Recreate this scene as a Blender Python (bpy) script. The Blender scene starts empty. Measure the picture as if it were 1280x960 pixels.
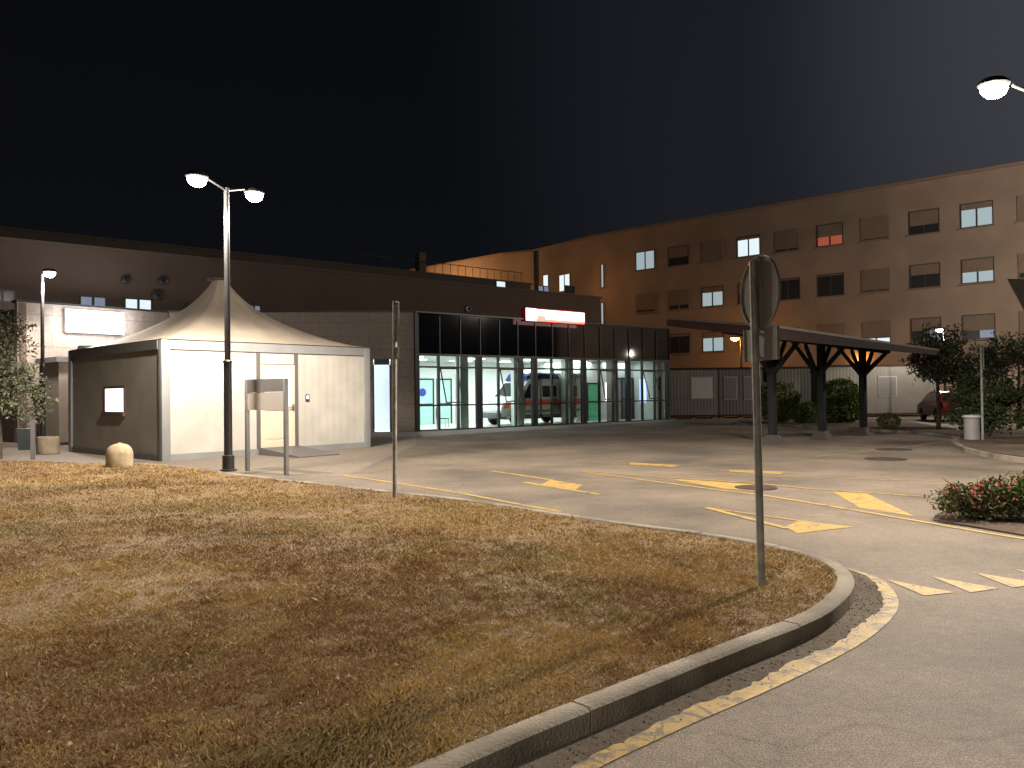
import bpy, bmesh, math, random
import numpy as np
from mathutils import Vector, Matrix
random.seed(7); rng = np.random.default_rng(7)
SGN = -1.0
HAZE = .00016
SC = bpy.context.scene
COL = SC.collection
PI = math.pi

# ------------------------------------------------------------ camera
F = 1000.0; H = 1.6
pitch = math.radians(0.72); roll = math.atan(0.0116)
f0 = Vector((0, math.cos(pitch), math.sin(pitch)))
r0 = Vector((1, 0, 0)); u0 = Vector((0, -math.sin(pitch), math.cos(pitch)))
Rv = r0*math.cos(roll) - u0*math.sin(roll)
Uv = r0*math.sin(roll) + u0*math.cos(roll)
EYE = Vector((0, 0, H))
cam = bpy.data.cameras.new('camera'); camo = bpy.data.objects.new('camera', cam); COL.objects.link(camo)
m = Matrix((Rv, Uv, -f0)).transposed().to_4x4(); m.translation = EYE
camo.matrix_world = m
cam.sensor_width = 36; cam.lens = 36*F/1280; cam.clip_end = 2000; cam.clip_start = 0.05
SC.camera = camo

def ray(px, py):
    return (f0 + Rv*((px-640)/F) + Uv*((480-py)/F))
def G(px, py, z=0.0):                       # ground point seen at a pixel
    d = ray(px, py); t = (z-H)/d.z
    return EYE + d*t
def D(px, py, depth):
    d = ray(px, py); return EYE + d*(depth/d.y)
def W(px, py, p, u):                        # (s, z) on the vertical plane through p along u
    d = ray(px, py); n = Vector((-u[1], u[0], 0))
    t = (Vector((p[0], p[1], 0))-Vector((0, 0, 0))).dot(n)/d.dot(n)
    q = EYE + d*t
    return (q.x-p[0])*u[0]+(q.y-p[1])*u[1], q.z

# ------------------------------------------------------------ materials
MATS = {}
def nt(name):
    m = bpy.data.materials.new(name); m.use_nodes = True
    n = m.node_tree.nodes; l = m.node_tree.links
    return m, n, l, n['Principled BSDF']
def mat(name, col, rough=.6, var=.15, scale=3.0, bump=0.0, bscale=40., metal=0., emis=None, es=0., spec=.5, coord='Object', col2=None, lo=.35, hi=.65):
    if name in MATS: return MATS[name]
    m, n, l, b = nt(name)
    tc = n.new('ShaderNodeTexCoord')
    no = n.new('ShaderNodeTexNoise'); no.inputs['Scale'].default_value = scale; no.inputs['Detail'].default_value = 6
    l.new(tc.outputs[coord], no.inputs['Vector'])
    r = n.new('ShaderNodeValToRGB'); r.color_ramp.elements[0].position = lo; r.color_ramp.elements[1].position = hi
    c2 = col2 if col2 else tuple(c*(1-var) for c in col)
    r.color_ramp.elements[0].color = (*c2, 1); r.color_ramp.elements[1].color = (*col, 1)
    l.new(no.outputs['Fac'], r.inputs['Fac']); l.new(r.outputs['Color'], b.inputs['Base Color'])
    b.inputs['Roughness'].default_value = rough; b.inputs['Metallic'].default_value = metal
    b.inputs['Specular IOR Level'].default_value = spec
    if bump:
        n2 = n.new('ShaderNodeTexNoise'); n2.inputs['Scale'].default_value = bscale; n2.inputs['Detail'].default_value = 4
        l.new(tc.outputs[coord], n2.inputs['Vector'])
        bp = n.new('ShaderNodeBump'); bp.inputs['Strength'].default_value = bump; bp.inputs['Distance'].default_value = .02
        l.new(n2.outputs['Fac'], bp.inputs['Height']); l.new(bp.outputs['Normal'], b.inputs['Normal'])
    if emis:
        b.inputs['Emission Color'].default_value = (*emis, 1); b.inputs['Emission Strength'].default_value = es
        try: m.cycles.emission_sampling = 'NONE'
        except Exception: pass
    MATS[name] = m; return m

def m_asphalt():
    m, n, l, b = nt('asphalt')
    tc = n.new('ShaderNodeTexCoord')
    big = n.new('ShaderNodeTexNoise'); big.inputs['Scale'].default_value = .35; big.inputs['Detail'].default_value = 8; big.inputs['Roughness'].default_value = .62
    mid = n.new('ShaderNodeTexNoise'); mid.inputs['Scale'].default_value = 14; mid.inputs['Detail'].default_value = 5; mid.inputs['Roughness'].default_value = .75
    vo = n.new('ShaderNodeTexVoronoi'); vo.inputs['Scale'].default_value = 95
    fi = n.new('ShaderNodeTexNoise'); fi.inputs['Scale'].default_value = 110; fi.inputs['Detail'].default_value = 2
    for x in (big, mid, fi, vo): l.new(tc.outputs['Object'], x.inputs['Vector'])
    r1 = n.new('ShaderNodeValToRGB'); e = r1.color_ramp.elements
    e[0].position = .36; e[0].color = (.098, .086, .075, 1); e[1].position = .62; e[1].color = (.208, .174, .142, 1)
    l.new(big.outputs['Fac'], r1.inputs['Fac'])
    r2 = n.new('ShaderNodeValToRGB'); e = r2.color_ramp.elements
    e[0].position = .3; e[0].color = (.66, .66, .67, 1); e[1].position = .7; e[1].color = (1.25, 1.23, 1.2, 1)
    l.new(mid.outputs['Fac'], r2.inputs['Fac'])
    mx = n.new('ShaderNodeMix'); mx.data_type = 'RGBA'; mx.blend_type = 'MULTIPLY'; mx.inputs[0].default_value = .8
    l.new(r1.outputs['Color'], mx.inputs[6]); l.new(r2.outputs['Color'], mx.inputs[7])
    r3 = n.new('ShaderNodeValToRGB'); e = r3.color_ramp.elements
    e[0].position = .38; e[0].color = (.38, .38, .38, 1); e[1].position = .66; e[1].color = (1.8, 1.76, 1.7, 1)
    l.new(fi.outputs['Fac'], r3.inputs['Fac'])
    mx2 = n.new('ShaderNodeMix'); mx2.data_type = 'RGBA'; mx2.blend_type = 'MULTIPLY'; mx2.inputs[0].default_value = .75
    l.new(mx.outputs[2], mx2.inputs[6]); l.new(r3.outputs['Color'], mx2.inputs[7])
    # tar seams / cracks
    cr = n.new('ShaderNodeTexVoronoi'); cr.feature = 'DISTANCE_TO_EDGE'; cr.inputs['Scale'].default_value = .16
    wn = n.new('ShaderNodeTexNoise'); wn.inputs['Scale'].default_value = 1.1; wn.inputs['Detail'].default_value = 6
    l.new(tc.outputs['Object'], wn.inputs['Vector'])
    va = n.new('ShaderNodeVectorMath'); va.operation = 'MULTIPLY_ADD'; va.inputs[1].default_value = (1.2, 1.2, 0)
    l.new(wn.outputs['Color'], va.inputs[0]); l.new(tc.outputs['Object'], va.inputs[2]); l.new(va.outputs[0], cr.inputs['Vector'])
    rc = n.new('ShaderNodeValToRGB'); e = rc.color_ramp.elements
    e[0].position = 0; e[0].color = (.72, .71, .7, 1); e[1].position = .004; e[1].color = (1, 1, 1, 1)
    l.new(cr.outputs['Distance'], rc.inputs['Fac'])
    mx3 = n.new('ShaderNodeMix'); mx3.data_type = 'RGBA'; mx3.blend_type = 'MULTIPLY'; mx3.inputs[0].default_value = .8
    l.new(mx2.outputs[2], mx3.inputs[6]); l.new(rc.outputs['Color'], mx3.inputs[7])
    l.new(mx3.outputs[2], b.inputs['Base Color'])
    b.inputs['Roughness'].default_value = .8; b.inputs['Specular IOR Level'].default_value = .35
    bp = n.new('ShaderNodeBump'); bp.inputs['Strength'].default_value = .45; bp.inputs['Distance'].default_value = .006
    l.new(vo.outputs['Distance'], bp.inputs['Height']); l.new(bp.outputs['Normal'], b.inputs['Normal'])
    return m
def m_paint(name, col, wear=.5):
    m, n, l, b = nt(name)
    tc = n.new('ShaderNodeTexCoord')
    a = n.new('ShaderNodeTexNoise'); a.inputs['Scale'].default_value = 5; a.inputs['Detail'].default_value = 10; a.inputs['Roughness'].default_value = .75
    c = n.new('ShaderNodeTexVoronoi'); c.feature = 'DISTANCE_TO_EDGE'; c.inputs['Scale'].default_value = 3.3
    wn = n.new('ShaderNodeTexNoise'); wn.inputs['Scale'].default_value = 7; wn.inputs['Detail'].default_value = 5
    l.new(tc.outputs['Object'], wn.inputs['Vector'])
    va = n.new('ShaderNodeVectorMath'); va.operation = 'MULTIPLY_ADD'; va.inputs[1].default_value = (.16, .16, 0)
    l.new(wn.outputs['Color'], va.inputs[0]); l.new(tc.outputs['Object'], va.inputs[2])
    l.new(va.outputs[0], c.inputs['Vector']); l.new(tc.outputs['Object'], a.inputs['Vector'])
    r = n.new('ShaderNodeValToRGB'); e = r.color_ramp.elements
    e[0].position = .30+wear*.1; e[0].color = (0, 0, 0, 1); e[1].position = .38+wear*.1; e[1].color = (1, 1, 1, 1)
    l.new(a.outputs['Fac'], r.inputs['Fac'])
    rc = n.new('ShaderNodeValToRGB'); e = rc.color_ramp.elements
    e[0].position = .006*wear; e[0].color = (0, 0, 0, 1); e[1].position = .006*wear+.022; e[1].color = (1, 1, 1, 1)
    l.new(c.outputs['Distance'], rc.inputs['Fac'])
    mu = n.new('ShaderNodeMath'); mu.operation = 'MULTIPLY'
    l.new(r.outputs['Color'], mu.inputs[0]); l.new(rc.outputs['Color'], mu.inputs[1])
    fn = n.new('ShaderNodeTexNoise'); fn.inputs['Scale'].default_value = 60; fn.inputs['Detail'].default_value = 4
    l.new(tc.outputs['Object'], fn.inputs['Vector'])
    pr = n.new('ShaderNodeValToRGB'); e = pr.color_ramp.elements
    e[0].position = .3; e[0].color = (*[x*.72 for x in col], 1); e[1].position = .65; e[1].color = (*col, 1)
    l.new(fn.outputs['Fac'], pr.inputs['Fac'])
    mx = n.new('ShaderNodeMix'); mx.data_type = 'RGBA'; mx.inputs[6].default_value = (.14, .12, .10, 1)
    l.new(mu.outputs[0], mx.inputs[0]); l.new(pr.outputs['Color'], mx.inputs[7]); l.new(mx.outputs[2], b.inputs['Base Color'])
    b.inputs['Roughness'].default_value = .7
    return m
def m_soil(name='soil', c1=(.085, .05, .03), c2=(.17, .115, .07), c3=(.30, .235, .165)):
    m, n, l, b = nt(name)
    tc = n.new('ShaderNodeTexCoord')
    a = n.new('ShaderNodeTexNoise'); a.inputs['Scale'].default_value = .55; a.inputs['Detail'].default_value = 10; a.inputs['Roughness'].default_value = .65
    f = n.new('ShaderNodeTexNoise'); f.inputs['Scale'].default_value = 28; f.inputs['Detail'].default_value = 8; f.inputs['Roughness'].default_value = .8
    l.new(tc.outputs['Object'], a.inputs['Vector']); l.new(tc.outputs['Object'], f.inputs['Vector'])
    r = n.new('ShaderNodeValToRGB'); e = r.color_ramp.elements
    e[0].position = .34; e[0].color = (*c1, 1); e[1].position = .66; e[1].color = (*c3, 1)
    x = e.new(.5); x.color = (*c2, 1)
    l.new(a.outputs['Fac'], r.inputs['Fac'])
    r2 = n.new('ShaderNodeValToRGB'); e = r2.color_ramp.elements
    e[0].position = .3; e[0].color = (.45, .43, .4, 1); e[1].position = .7; e[1].color = (1.4, 1.35, 1.3, 1)
    l.new(f.outputs['Fac'], r2.inputs['Fac'])
    mx = n.new('ShaderNodeMix'); mx.data_type = 'RGBA'; mx.blend_type = 'MULTIPLY'; mx.inputs[0].default_value = .9
    l.new(r.outputs['Color'], mx.inputs[6]); l.new(r2.outputs['Color'], mx.inputs[7]); l.new(mx.outputs[2], b.inputs['Base Color'])
    b.inputs['Roughness'].default_value = .95
    bp = n.new('ShaderNodeBump'); bp.inputs['Strength'].default_value = .9; bp.inputs['Distance'].default_value = .03
    l.new(f.outputs['Fac'], bp.inputs['Height']); l.new(bp.outputs['Normal'], b.inputs['Normal'])
    return m
def m_brick(name, c1, c2, mortar, w, h, rough=.7, gap=.012):
    m, n, l, b = nt(name)
    tc = n.new('ShaderNodeTexCoord')
    sp = n.new('ShaderNodeSeparateXYZ'); cb = n.new('ShaderNodeCombineXYZ')
    l.new(tc.outputs['Object'], sp.inputs[0]); l.new(sp.outputs['X'], cb.inputs['X']); l.new(sp.outputs['Z'], cb.inputs['Y'])
    br = n.new('ShaderNodeTexBrick'); l.new(cb.outputs[0], br.inputs['Vector'])
    br.inputs['Color1'].default_value = (*c1, 1); br.inputs['Color2'].default_value = (*c2, 1); br.inputs['Mortar'].default_value = (*mortar, 1)
    br.inputs['Scale'].default_value = 1; br.inputs['Brick Width'].default_value = w; br.inputs['Row Height'].default_value = h
    br.inputs['Mortar Size'].default_value = gap; br.inputs['Mortar Smooth'].default_value = .3
    no = n.new('ShaderNodeTexNoise'); no.inputs['Scale'].default_value = 6; no.inputs['Detail'].default_value = 8; l.new(tc.outputs['Object'], no.inputs['Vector'])
    r2 = n.new('ShaderNodeValToRGB'); e = r2.color_ramp.elements
    e[0].position = .3; e[0].color = (.78, .77, .75, 1); e[1].position = .7; e[1].color = (1.08, 1.08, 1.08, 1)
    l.new(no.outputs['Fac'], r2.inputs['Fac'])
    mx = n.new('ShaderNodeMix'); mx.data_type = 'RGBA'; mx.blend_type = 'MULTIPLY'; mx.inputs[0].default_value = 1
    l.new(br.outputs['Color'], mx.inputs[6]); l.new(r2.outputs['Color'], mx.inputs[7]); l.new(mx.outputs[2], b.inputs['Base Color'])
    b.inputs['Roughness'].default_value = rough
    return m
def m_stripes(name, col, period, depth=.4, axis='X', rough=.55, col2=None):   # corrugated / slatted relief
    m, n, l, b = nt(name)
    tc = n.new('ShaderNodeTexCoord')
    wv = n.new('ShaderNodeTexWave'); wv.bands_direction = axis; wv.inputs['Scale'].default_value = 0.3142/period*1.0; wv.wave_profile = 'SIN'
    l.new(tc.outputs['Object'], wv.inputs['Vector'])
    bp = n.new('ShaderNodeBump'); bp.inputs['Strength'].default_value = depth; bp.inputs['Distance'].default_value = .03
    l.new(wv.outputs['Fac'], bp.inputs['Height']); l.new(bp.outputs['Normal'], b.inputs['Normal'])
    no = n.new('ShaderNodeTexNoise'); no.inputs['Scale'].default_value = 1.3; no.inputs['Detail'].default_value = 8; l.new(tc.outputs['Object'], no.inputs['Vector'])
    r2 = n.new('ShaderNodeValToRGB'); e = r2.color_ramp.elements
    c2 = col2 or tuple(c*.8 for c in col)
    e[0].position = .3; e[0].color = (*c2, 1); e[1].position = .7; e[1].color = (*col, 1)
    l.new(no.outputs['Fac'], r2.inputs['Fac']); l.new(r2.outputs['Color'], b.inputs['Base Color'])
    b.inputs['Roughness'].default_value = rough
    return m
def m_glass(name, tint=(.85, .95, .93), gl=.12):
    m, n, l, b = nt(name); n.remove(b); out = n['Material Output']
    t = n.new('ShaderNodeBsdfTransparent'); t.inputs[0].default_value = (*tint, 1)
    g = n.new('ShaderNodeBsdfGlossy'); g.inputs['Roughness'].default_value = .01
    lw = n.new('ShaderNodeLayerWeight'); lw.inputs['Blend'].default_value = .5; p5 = n.new('ShaderNodeMath'); p5.operation = 'POWER'; p5.inputs[1].default_value = 4.5; l.new(lw.outputs['Facing'], p5.inputs[0]); fr = n.new('ShaderNodeMath'); fr.operation = 'MULTIPLY_ADD'; fr.inputs[1].default_value = .9; fr.inputs[2].default_value = .05; l.new(p5.outputs[0], fr.inputs[0])
    mx = n.new('ShaderNodeMixShader'); l.new(fr.outputs[0], mx.inputs[0]); l.new(t.outputs[0], mx.inputs[1]); l.new(g.outputs[0], mx.inputs[2])
    l.new(mx.outputs[0], out.inputs['Surface'])
    return m
def m_attr(name, rough=.8, trans=.15):
    m, n, l, b = nt(name)
    a = n.new('ShaderNodeAttribute'); a.attribute_name = 'Col'
    l.new(a.outputs['Color'], b.inputs['Base Color']); b.inputs['Roughness'].default_value = rough
    b.inputs['Specular IOR Level'].default_value = .2
    return m
M = {
 'asphalt': m_asphalt(), 'yellow': m_paint('yellow_paint', (.44, .295, .08), .8), 'yellow_old': m_paint('worn_yellow_paint', (.45, .31, .10), 1.25),
 'faded': m_paint('faded_paint', (.34, .27, .15), 1.3),
 'soil': m_soil('soil', (.16, .10, .048), (.23, .155, .078), (.30, .215, .118)), 'bed': m_soil('bed_soil', (.05, .035, .025), (.10, .07, .05), (.18, .13, .09)),
 'gutter': m_soil('gutter_grit', (.085, .068, .052), (.135, .11, .086), (.20, .165, .13)),
 'paving': m_brick('paving', (.34, .30, .25), (.30, .265, .22), (.2, .17, .14), .5, .5, .85),
 'kerb': mat('kerb_concrete', (.27, .24, .195), .9, .4, 1.6, .5, 60, col2=(.135, .115, .09), lo=.38, hi=.6),
 'stone': m_brick('stone_cladding', (.27, .235, .205), (.255, .22, .19), (.15, .13, .115), 2.4, .6, .6, .012),
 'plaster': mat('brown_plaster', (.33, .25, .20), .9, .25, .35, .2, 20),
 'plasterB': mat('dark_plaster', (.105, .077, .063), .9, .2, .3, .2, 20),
 'grey_plaster': mat('grey_plaster', (.30, .27, .25), .9, .15, 1),
 'roofing': mat('roofing', (.10, .085, .075), .9),
 'darkmetal': mat('dark_metal', (.018, .024, .026), .4, .1, 3, metal=.3),
 'mullion': mat('mullion_metal', (.03, .04, .043), .4, .1, 3, metal=.2),
 'galv': mat('galvanised_steel', (.30, .31, .30), .42, .3, 9, metal=.1, col2=(.17, .175, .17), spec=.25),
 'greymetal': mat('grey_metal', (.26, .26, .27), .5, .15, 4),
 'blackpole': mat('black_pole_paint', (.035, .036, .04), .4, .2, 5),
 'polegrey': mat('grey_pole_paint', (.04, .04, .043), .6, .2, 5, spec=.2),
 'frame': mat('tent_frame', (.24, .25, .26), .45, .12, 2),
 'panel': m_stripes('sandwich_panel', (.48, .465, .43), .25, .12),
 'panelshade': m_stripes('shaded_panel', (.27, .245, .22), .25, .12),  # darker copy of the sandwich panel, shade of the tent sides in its colour
 'membrane': mat('roof_membrane', (.58, .50, .42), .6, .12, 1.2, .15, 3, col2=(.46, .395, .32)),
 'darkrim': mat('dark_rim', (.11, .105, .11), .5, .1),
 'pvc': mat('door_pvc', (.60, .55, .44), .4, .06),
 'glow': mat('lit_frosted_glass', (.8, .8, .8), .4, .05, emis=(1, .96, .97), es=1.6),
 'lens': mat('lamp_lens', (.9, .9, .9), .3, .0, emis=(1, .97, .92), es=60),
 'lens_far': mat('far_lamp_lens', (.9, .9, .9), .3, .0, emis=(1, .96, .92), es=12),
 'sodium': mat('sodium_lens', (.9, .6, .3), .3, .0, emis=(1, .42, .07), es=9),
 'plate': mat('sign_back', (.24, .24, .24), .75, .15, 3, metal=0, spec=.08),
 'ramp': mat('chequer_steel', (.16, .155, .16), .5, .2, 6, .3, 30, metal=.4),
 'wall_in': mat('interior_wall', (.64, .66, .65), .8, .05), 'floor_in': mat('interior_floor', (.55, .54, .48), .35, .12, 2),
 'bluewall': mat('blue_wall', (.52, .57, .70), .8, .05), 'greendoor': mat('green_door', (.12, .55, .33), .5, .1), 'tealdoor': mat('teal_glass_door', (.36, .62, .55), .4, .1),
 'ceil': mat('ceiling', (.55, .56, .53), .9, .08), 'tube': mat('ceiling_tube', (.9, .9, .9), .4, 0, emis=(1, 1, .95), es=7),
 'pillar': mat('pillar', (.62, .70, .64), .6, .08), 'pillardark': mat('brown_pillar', (.10, .065, .05), .7, .2),
 'white': mat('white_paint', (.5, .5, .49), .35, .05), 'orange': mat('orange_band', (.72, .10, .035), .4, .1), 'navy': mat('navy_lens', (.02, .035, .16), .2, .1),
 'carglass': mat('car_glass', (.02, .025, .025), .08, .05), 'tyre': mat('tyre_rubber', (.025, .025, .025), .85, .2), 'rim': mat('rim', (.3, .3, .3), .35, .1, metal=.7),
 'red': mat('red_car_paint', (.13, .010, .010), .3, .1), 'redlight': mat('red_light', (.5, .02, .02), .3),
 'concrete': mat('bollard_concrete', (.47, .39, .26), .9, .25, 6, .5, 50, col2=(.34, .275, .185)),
 'concrete2': mat('planter_concrete', (.30, .25, .18), .9, .3, 5, .5, 50),
 'bark': mat('bark', (.10, .075, .055), .9, .4, 12, .8, 30),
 'leaf': m_attr('leaves'), 'grass': m_attr('grass_blades', .85),
 'timber': mat('painted_steel', (.017, .018, .020), .7, .2, 4, spec=.1), 'fascia': mat('red_brown_fascia', (.042, .022, .018), .7, .2, 3, .1, spec=.08), 'sheet': mat('roof_sheet', (.05, .035, .032), .5, .2),
 'container': m_stripes('container_panel', (.13, .122, .113), .2, .25), 'container_d': m_stripes('dark_container_panel', (.07, .067, .064), .2, .3),
 'poster': mat('poster', (.36, .34, .35), .6, .05), 'glass': m_glass('clear_glass'),
 'shutter': m_stripes('roller_shutter', (.24, .18, .14), .06, .5, 'Z'), 'dark': mat('dark_interior', (.03, .032, .036), .3, .1),
 'winframe': mat('window_frame', (.045, .05, .05), .5, .1), 'sill': mat('sill', (.25, .17, .12), .8, .1),
 'lit': mat('lit_window', (.12, .12, .12), .4, 0, emis=(.58, .74, .80), es=.42), 'lit2': mat('lit_window_white', (.12, .12, .12), .4, 0, emis=(.80, .93, .98), es=.75),
 'lit3': mat('lit_window_dim', (.12, .12, .12), .4, 0, emis=(.42, .52, .75), es=.28), 'litred': mat('lit_window_red', (.5, .2, .15), .4, 0, emis=(.8, .15, .08), es=.22),
 'paper': mat('notice_sheet', (.70, .66, .64), .6, .05), 'flower': mat('red_petals', (.40, .03, .022), .6, .3, 20),
}
# ambulance stripe, dark curtain wall glass
M['curtain'] = mat('dark_curtain_glass', (.006, .007, .010), .06, .3, .6, spec=.6)
M['signwhite'] = mat('sign_light_white', (.9, .9, .9), .4, 0, emis=(1, .97, .98), es=2.6)
M['signred'] = mat('sign_light_red', (.9, .2, .2), .4, 0, emis=(1, .16, .10), es=1.5)
M['cyan'] = mat('glowing_cyan_stripe', (.2, .7, .7), .4, 0, emis=(.35, .80, .80), es=.9)  # stripe glows along with the corridor walls, though it is no lamp

# ------------------------------------------------------------ mesh builder
class MB:
    def __init__(s): s.v = []; s.f = []; s.smooth = []
    def add(s, vs, fs, smooth=False):
        o = len(s.v); s.v += [tuple(v) for v in vs]; s.f += [tuple(i+o for i in f) for f in fs]; s.smooth += [smooth]*len(fs); return s
    def box(s, x0, x1, y0, y1, z0, z1, bev=0):
        if x0 > x1: x0, x1 = x1, x0
        if y0 > y1: y0, y1 = y1, y0
        if z0 > z1: z0, z1 = z1, z0
        if bev and min(x1-x0, y1-y0, z1-z0) > 2.2*bev:
            bm = bmesh.new(); bmesh.ops.create_cube(bm, size=1)
            for v in bm.verts: v.co = Vector((x0+(v.co.x+.5)*(x1-x0), y0+(v.co.y+.5)*(y1-y0), z0+(v.co.z+.5)*(z1-z0)))
            bmesh.ops.bevel(bm, geom=bm.edges[:], offset=bev, segments=2, affect='EDGES', profile=.5)
            bm.verts.index_update()
            s.add([v.co.copy() for v in bm.verts], [[v.index for v in f.verts] for f in bm.faces]); bm.free(); return s
        return s.add([(x0,y0,z0),(x1,y0,z0),(x1,y1,z0),(x0,y1,z0),(x0,y0,z1),(x1,y0,z1),(x1,y1,z1),(x0,y1,z1)],
              [(0,3,2,1),(4,5,6,7),(0,1,5,4),(1,2,6,5),(2,3,7,6),(3,0,4,7)])
    def hexa(s, b, t):      # bottom quad, top quad
        return s.add(list(b)+list(t), [(3,2,1,0),(4,5,6,7),(0,1,5,4),(1,2,6,5),(2,3,7,6),(3,0,4,7)])
    def tube(s, a, b, ra, rb=None, n=14, caps=True):
        a = Vector(a); b = Vector(b); rb = ra if rb is None else rb
        d = (b-a).normalized(); x = d.orthogonal().normalized(); y = d.cross(x)
        vs = []
        for p, r in ((a, ra), (b, rb)):
            for i in range(n):
                an = 2*PI*i/n; vs.append(p+x*(math.cos(an)*r)+y*(math.sin(an)*r))
        s.add(vs, [(i, (i+1) % n, n+(i+1) % n, n+i) for i in range(n)], True)
        if caps: s.add(vs, [tuple(range(n-1, -1, -1)), tuple(range(n, 2*n))])
        return s
    def path(s, pts, rs, n=8):
        for i in range(len(pts)-1): s.tube(pts[i], pts[i+1], rs[i], rs[i+1], n)
        return s
    def lathe(s, prof, n=24, c=(0, 0, 0), axis='z'):
        vs = []
        for r, z in prof:
            for i in range(n):
                a = 2*PI*i/n; x, y = math.cos(a)*r, math.sin(a)*r
                vs.append({'z': (c[0]+x, c[1]+y, c[2]+z), 'y': (c[0]+x, c[1]+z, c[2]+y), 'x': (c[0]+z, c[1]+x, c[2]+y)}[axis])
        fs = []
        for k in range(len(prof)-1):
            for i in range(n): fs.append((k*n+i, k*n+(i+1) % n, (k+1)*n+(i+1) % n, (k+1)*n+i))
        s.add(vs, fs, True)
        s.add(vs, [tuple(range(n-1, -1, -1)), tuple(range((len(prof)-1)*n, len(prof)*n))])
        return s
    def prism(s, pts, z0, z1):       # xy polygon extruded in z
        n = len(pts); vs = [(p[0], p[1], z0) for p in pts]+[(p[0], p[1], z1) for p in pts]
        return s.add(vs, [tuple(range(n-1, -1, -1)), tuple(range(n, 2*n))]+[(i, (i+1) % n, n+(i+1) % n, n+i) for i in range(n)])
    def prism_y(s, pts, y0, y1):     # xz polygon extruded in y
        n = len(pts); vs = [(p[0], y0, p[1]) for p in pts]+[(p[0], y1, p[1]) for p in pts]
        return s.add(vs, [tuple(range(n)), tuple(range(2*n-1, n-1, -1))]+[(i, n+i, n+(i+1) % n, (i+1) % n) for i in range(n)])
    def build(s, name, m, parent=None, fix=True):
        me = bpy.data.meshes.new(name); me.from_pydata(s.v, [], s.f)
        me.polygons.foreach_set('use_smooth', s.smooth)
        me.materials.append(m if not isinstance(m, str) else M[m]); me.update()
        if fix:
            bm = bmesh.new(); bm.from_mesh(me); bmesh.ops.remove_doubles(bm, verts=bm.verts, dist=1e-5)
            bmesh.ops.recalc_face_normals(bm, faces=bm.faces); bm.to_mesh(me); bm.free()
            me.set_sharp_from_angle(angle=math.radians(40))
        o = bpy.data.objects.new(name, me); COL.objects.link(o)
        if parent: o.parent = parent
        return o
def tag(o, label=None, cat=None, group=None, kind=None):
    if label: o['label'] = label
    if cat: o['category'] = cat
    if group: o['group'] = group
    if kind: o['kind'] = kind
    return o
def empty(name, loc, rz, label, cat, group=None):
    o = bpy.data.objects.new(name, None); COL.objects.link(o); o.empty_display_size = .2
    o.location = loc; o.rotation_euler = (0, 0, rz); return tag(o, label, cat, group)
def struct(o): o['kind'] = 'structure'; return o
def copy_tree(o, parent=None):
    c = o.copy(); COL.objects.link(c)
    if parent: c.parent = parent
    for ch in [x for x in bpy.data.objects if x.parent == o]: copy_tree(ch, c)
    return c
def light(name, typ, loc, power, col=(1, .93, .82), **k):
    ld = bpy.data.lights.new(name, typ); ld.energy = power; ld.color = col
    for a, b in k.items(): setattr(ld, a, b)
    o = bpy.data.objects.new(name, ld); COL.objects.link(o); o.location = loc; return o
def catmull(pts, n=8, closed=False):
    out = []; N = len(pts)
    for i in range(N-1):
        p0 = pts[max(i-1, 0)]; p1 = pts[i]; p2 = pts[i+1]; p3 = pts[min(i+2, N-1)]
        for k in range(n):
            t = k/n
            out.append(tuple(.5*((2*p1[j])+(-p0[j]+p2[j])*t+(2*p0[j]-5*p1[j]+4*p2[j]-p3[j])*t*t+(-p0[j]+3*p1[j]-3*p2[j]+p3[j])*t**3) for j in range(2)))
    out.append(tuple(pts[-1][:2])); return out
def offset_line(pts, d):
    out = []
    for i, p in enumerate(pts):
        a = Vector(pts[max(i-1, 0)]); b = Vector(pts[min(i+1, len(pts)-1)])
        t = (b-a).normalized(); out.append((p[0]-t.y*d, p[1]+t.x*d))
    return out
def resample(pts, step):
    out = [Vector(pts[0])]; acc = 0
    for i in range(1, len(pts)):
        a = Vector(pts[i-1]); b = Vector(pts[i]); L = (b-a).length; s = step-acc
        while s <= L: out.append(a+(b-a)*(s/L)); s += step
        acc = (L-(s-step))
    out.append(Vector(pts[-1])); return out
def sheet(name, polys, z, m):
    mb = MB()
    for p in polys: mb.add([(q[0], q[1], z) for q in p], [tuple(range(len(p)))])
    return struct(mb.build(name, m))
def ribbon(mb, a, b, z):
    n = len(a); vs = [(p[0], p[1], z) for p in a]+[(p[0], p[1], z) for p in b]
    mb.add(vs, [(i, i+1, n+i+1, n+i) for i in range(n-1)])
def P(*pix): return [tuple(G(x, y)[:2]) for x, y in pix]

# ------------------------------------------------------------ ground
g = MB(); g.add([(-400, -60, 0), (400, -60, 0), (400, 700, 0), (-400, 700, 0)], [(0, 1, 2, 3)])
struct(g.build('ground', 'asphalt'))
LZ = .12
kp = [tuple(G(x, y, LZ)[:2]) for x, y in [(560, 960), (680, 908), (800, 860), (930, 807), (1020, 772), (1055, 748), (1068, 728), (1064, 714), (1048, 702), (1020, 692),
      (955, 677), (880, 665), (800, 655), (705, 641), (595, 625), (495, 614), (350, 598), (300, 592), (240, 584), (199, 580), (90, 577), (0, 575)]]
d0 = (Vector(kp[0])-Vector(kp[2])).normalized(); st = [tuple(Vector(kp[0])+d0*k) for k in (6, 4, 2.4, 1.2, .5)]
dl = (Vector(kp[-1])-Vector(kp[-3])).normalized(); en = Vector(kp[-1])+dl*14
kline = catmull(st+kp+[tuple(en)], 10)
inner = offset_line(kline, .13)
lawn = [(p[0], p[1]) for p in inner]+[(-32, 18), (-32, -6)]
sb = MB()
sb.add([(p[0], p[1], LZ-.012) for p in lawn], [tuple(range(len(lawn)))])
so = sb.build('lawn', 'soil'); struct(so)
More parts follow.
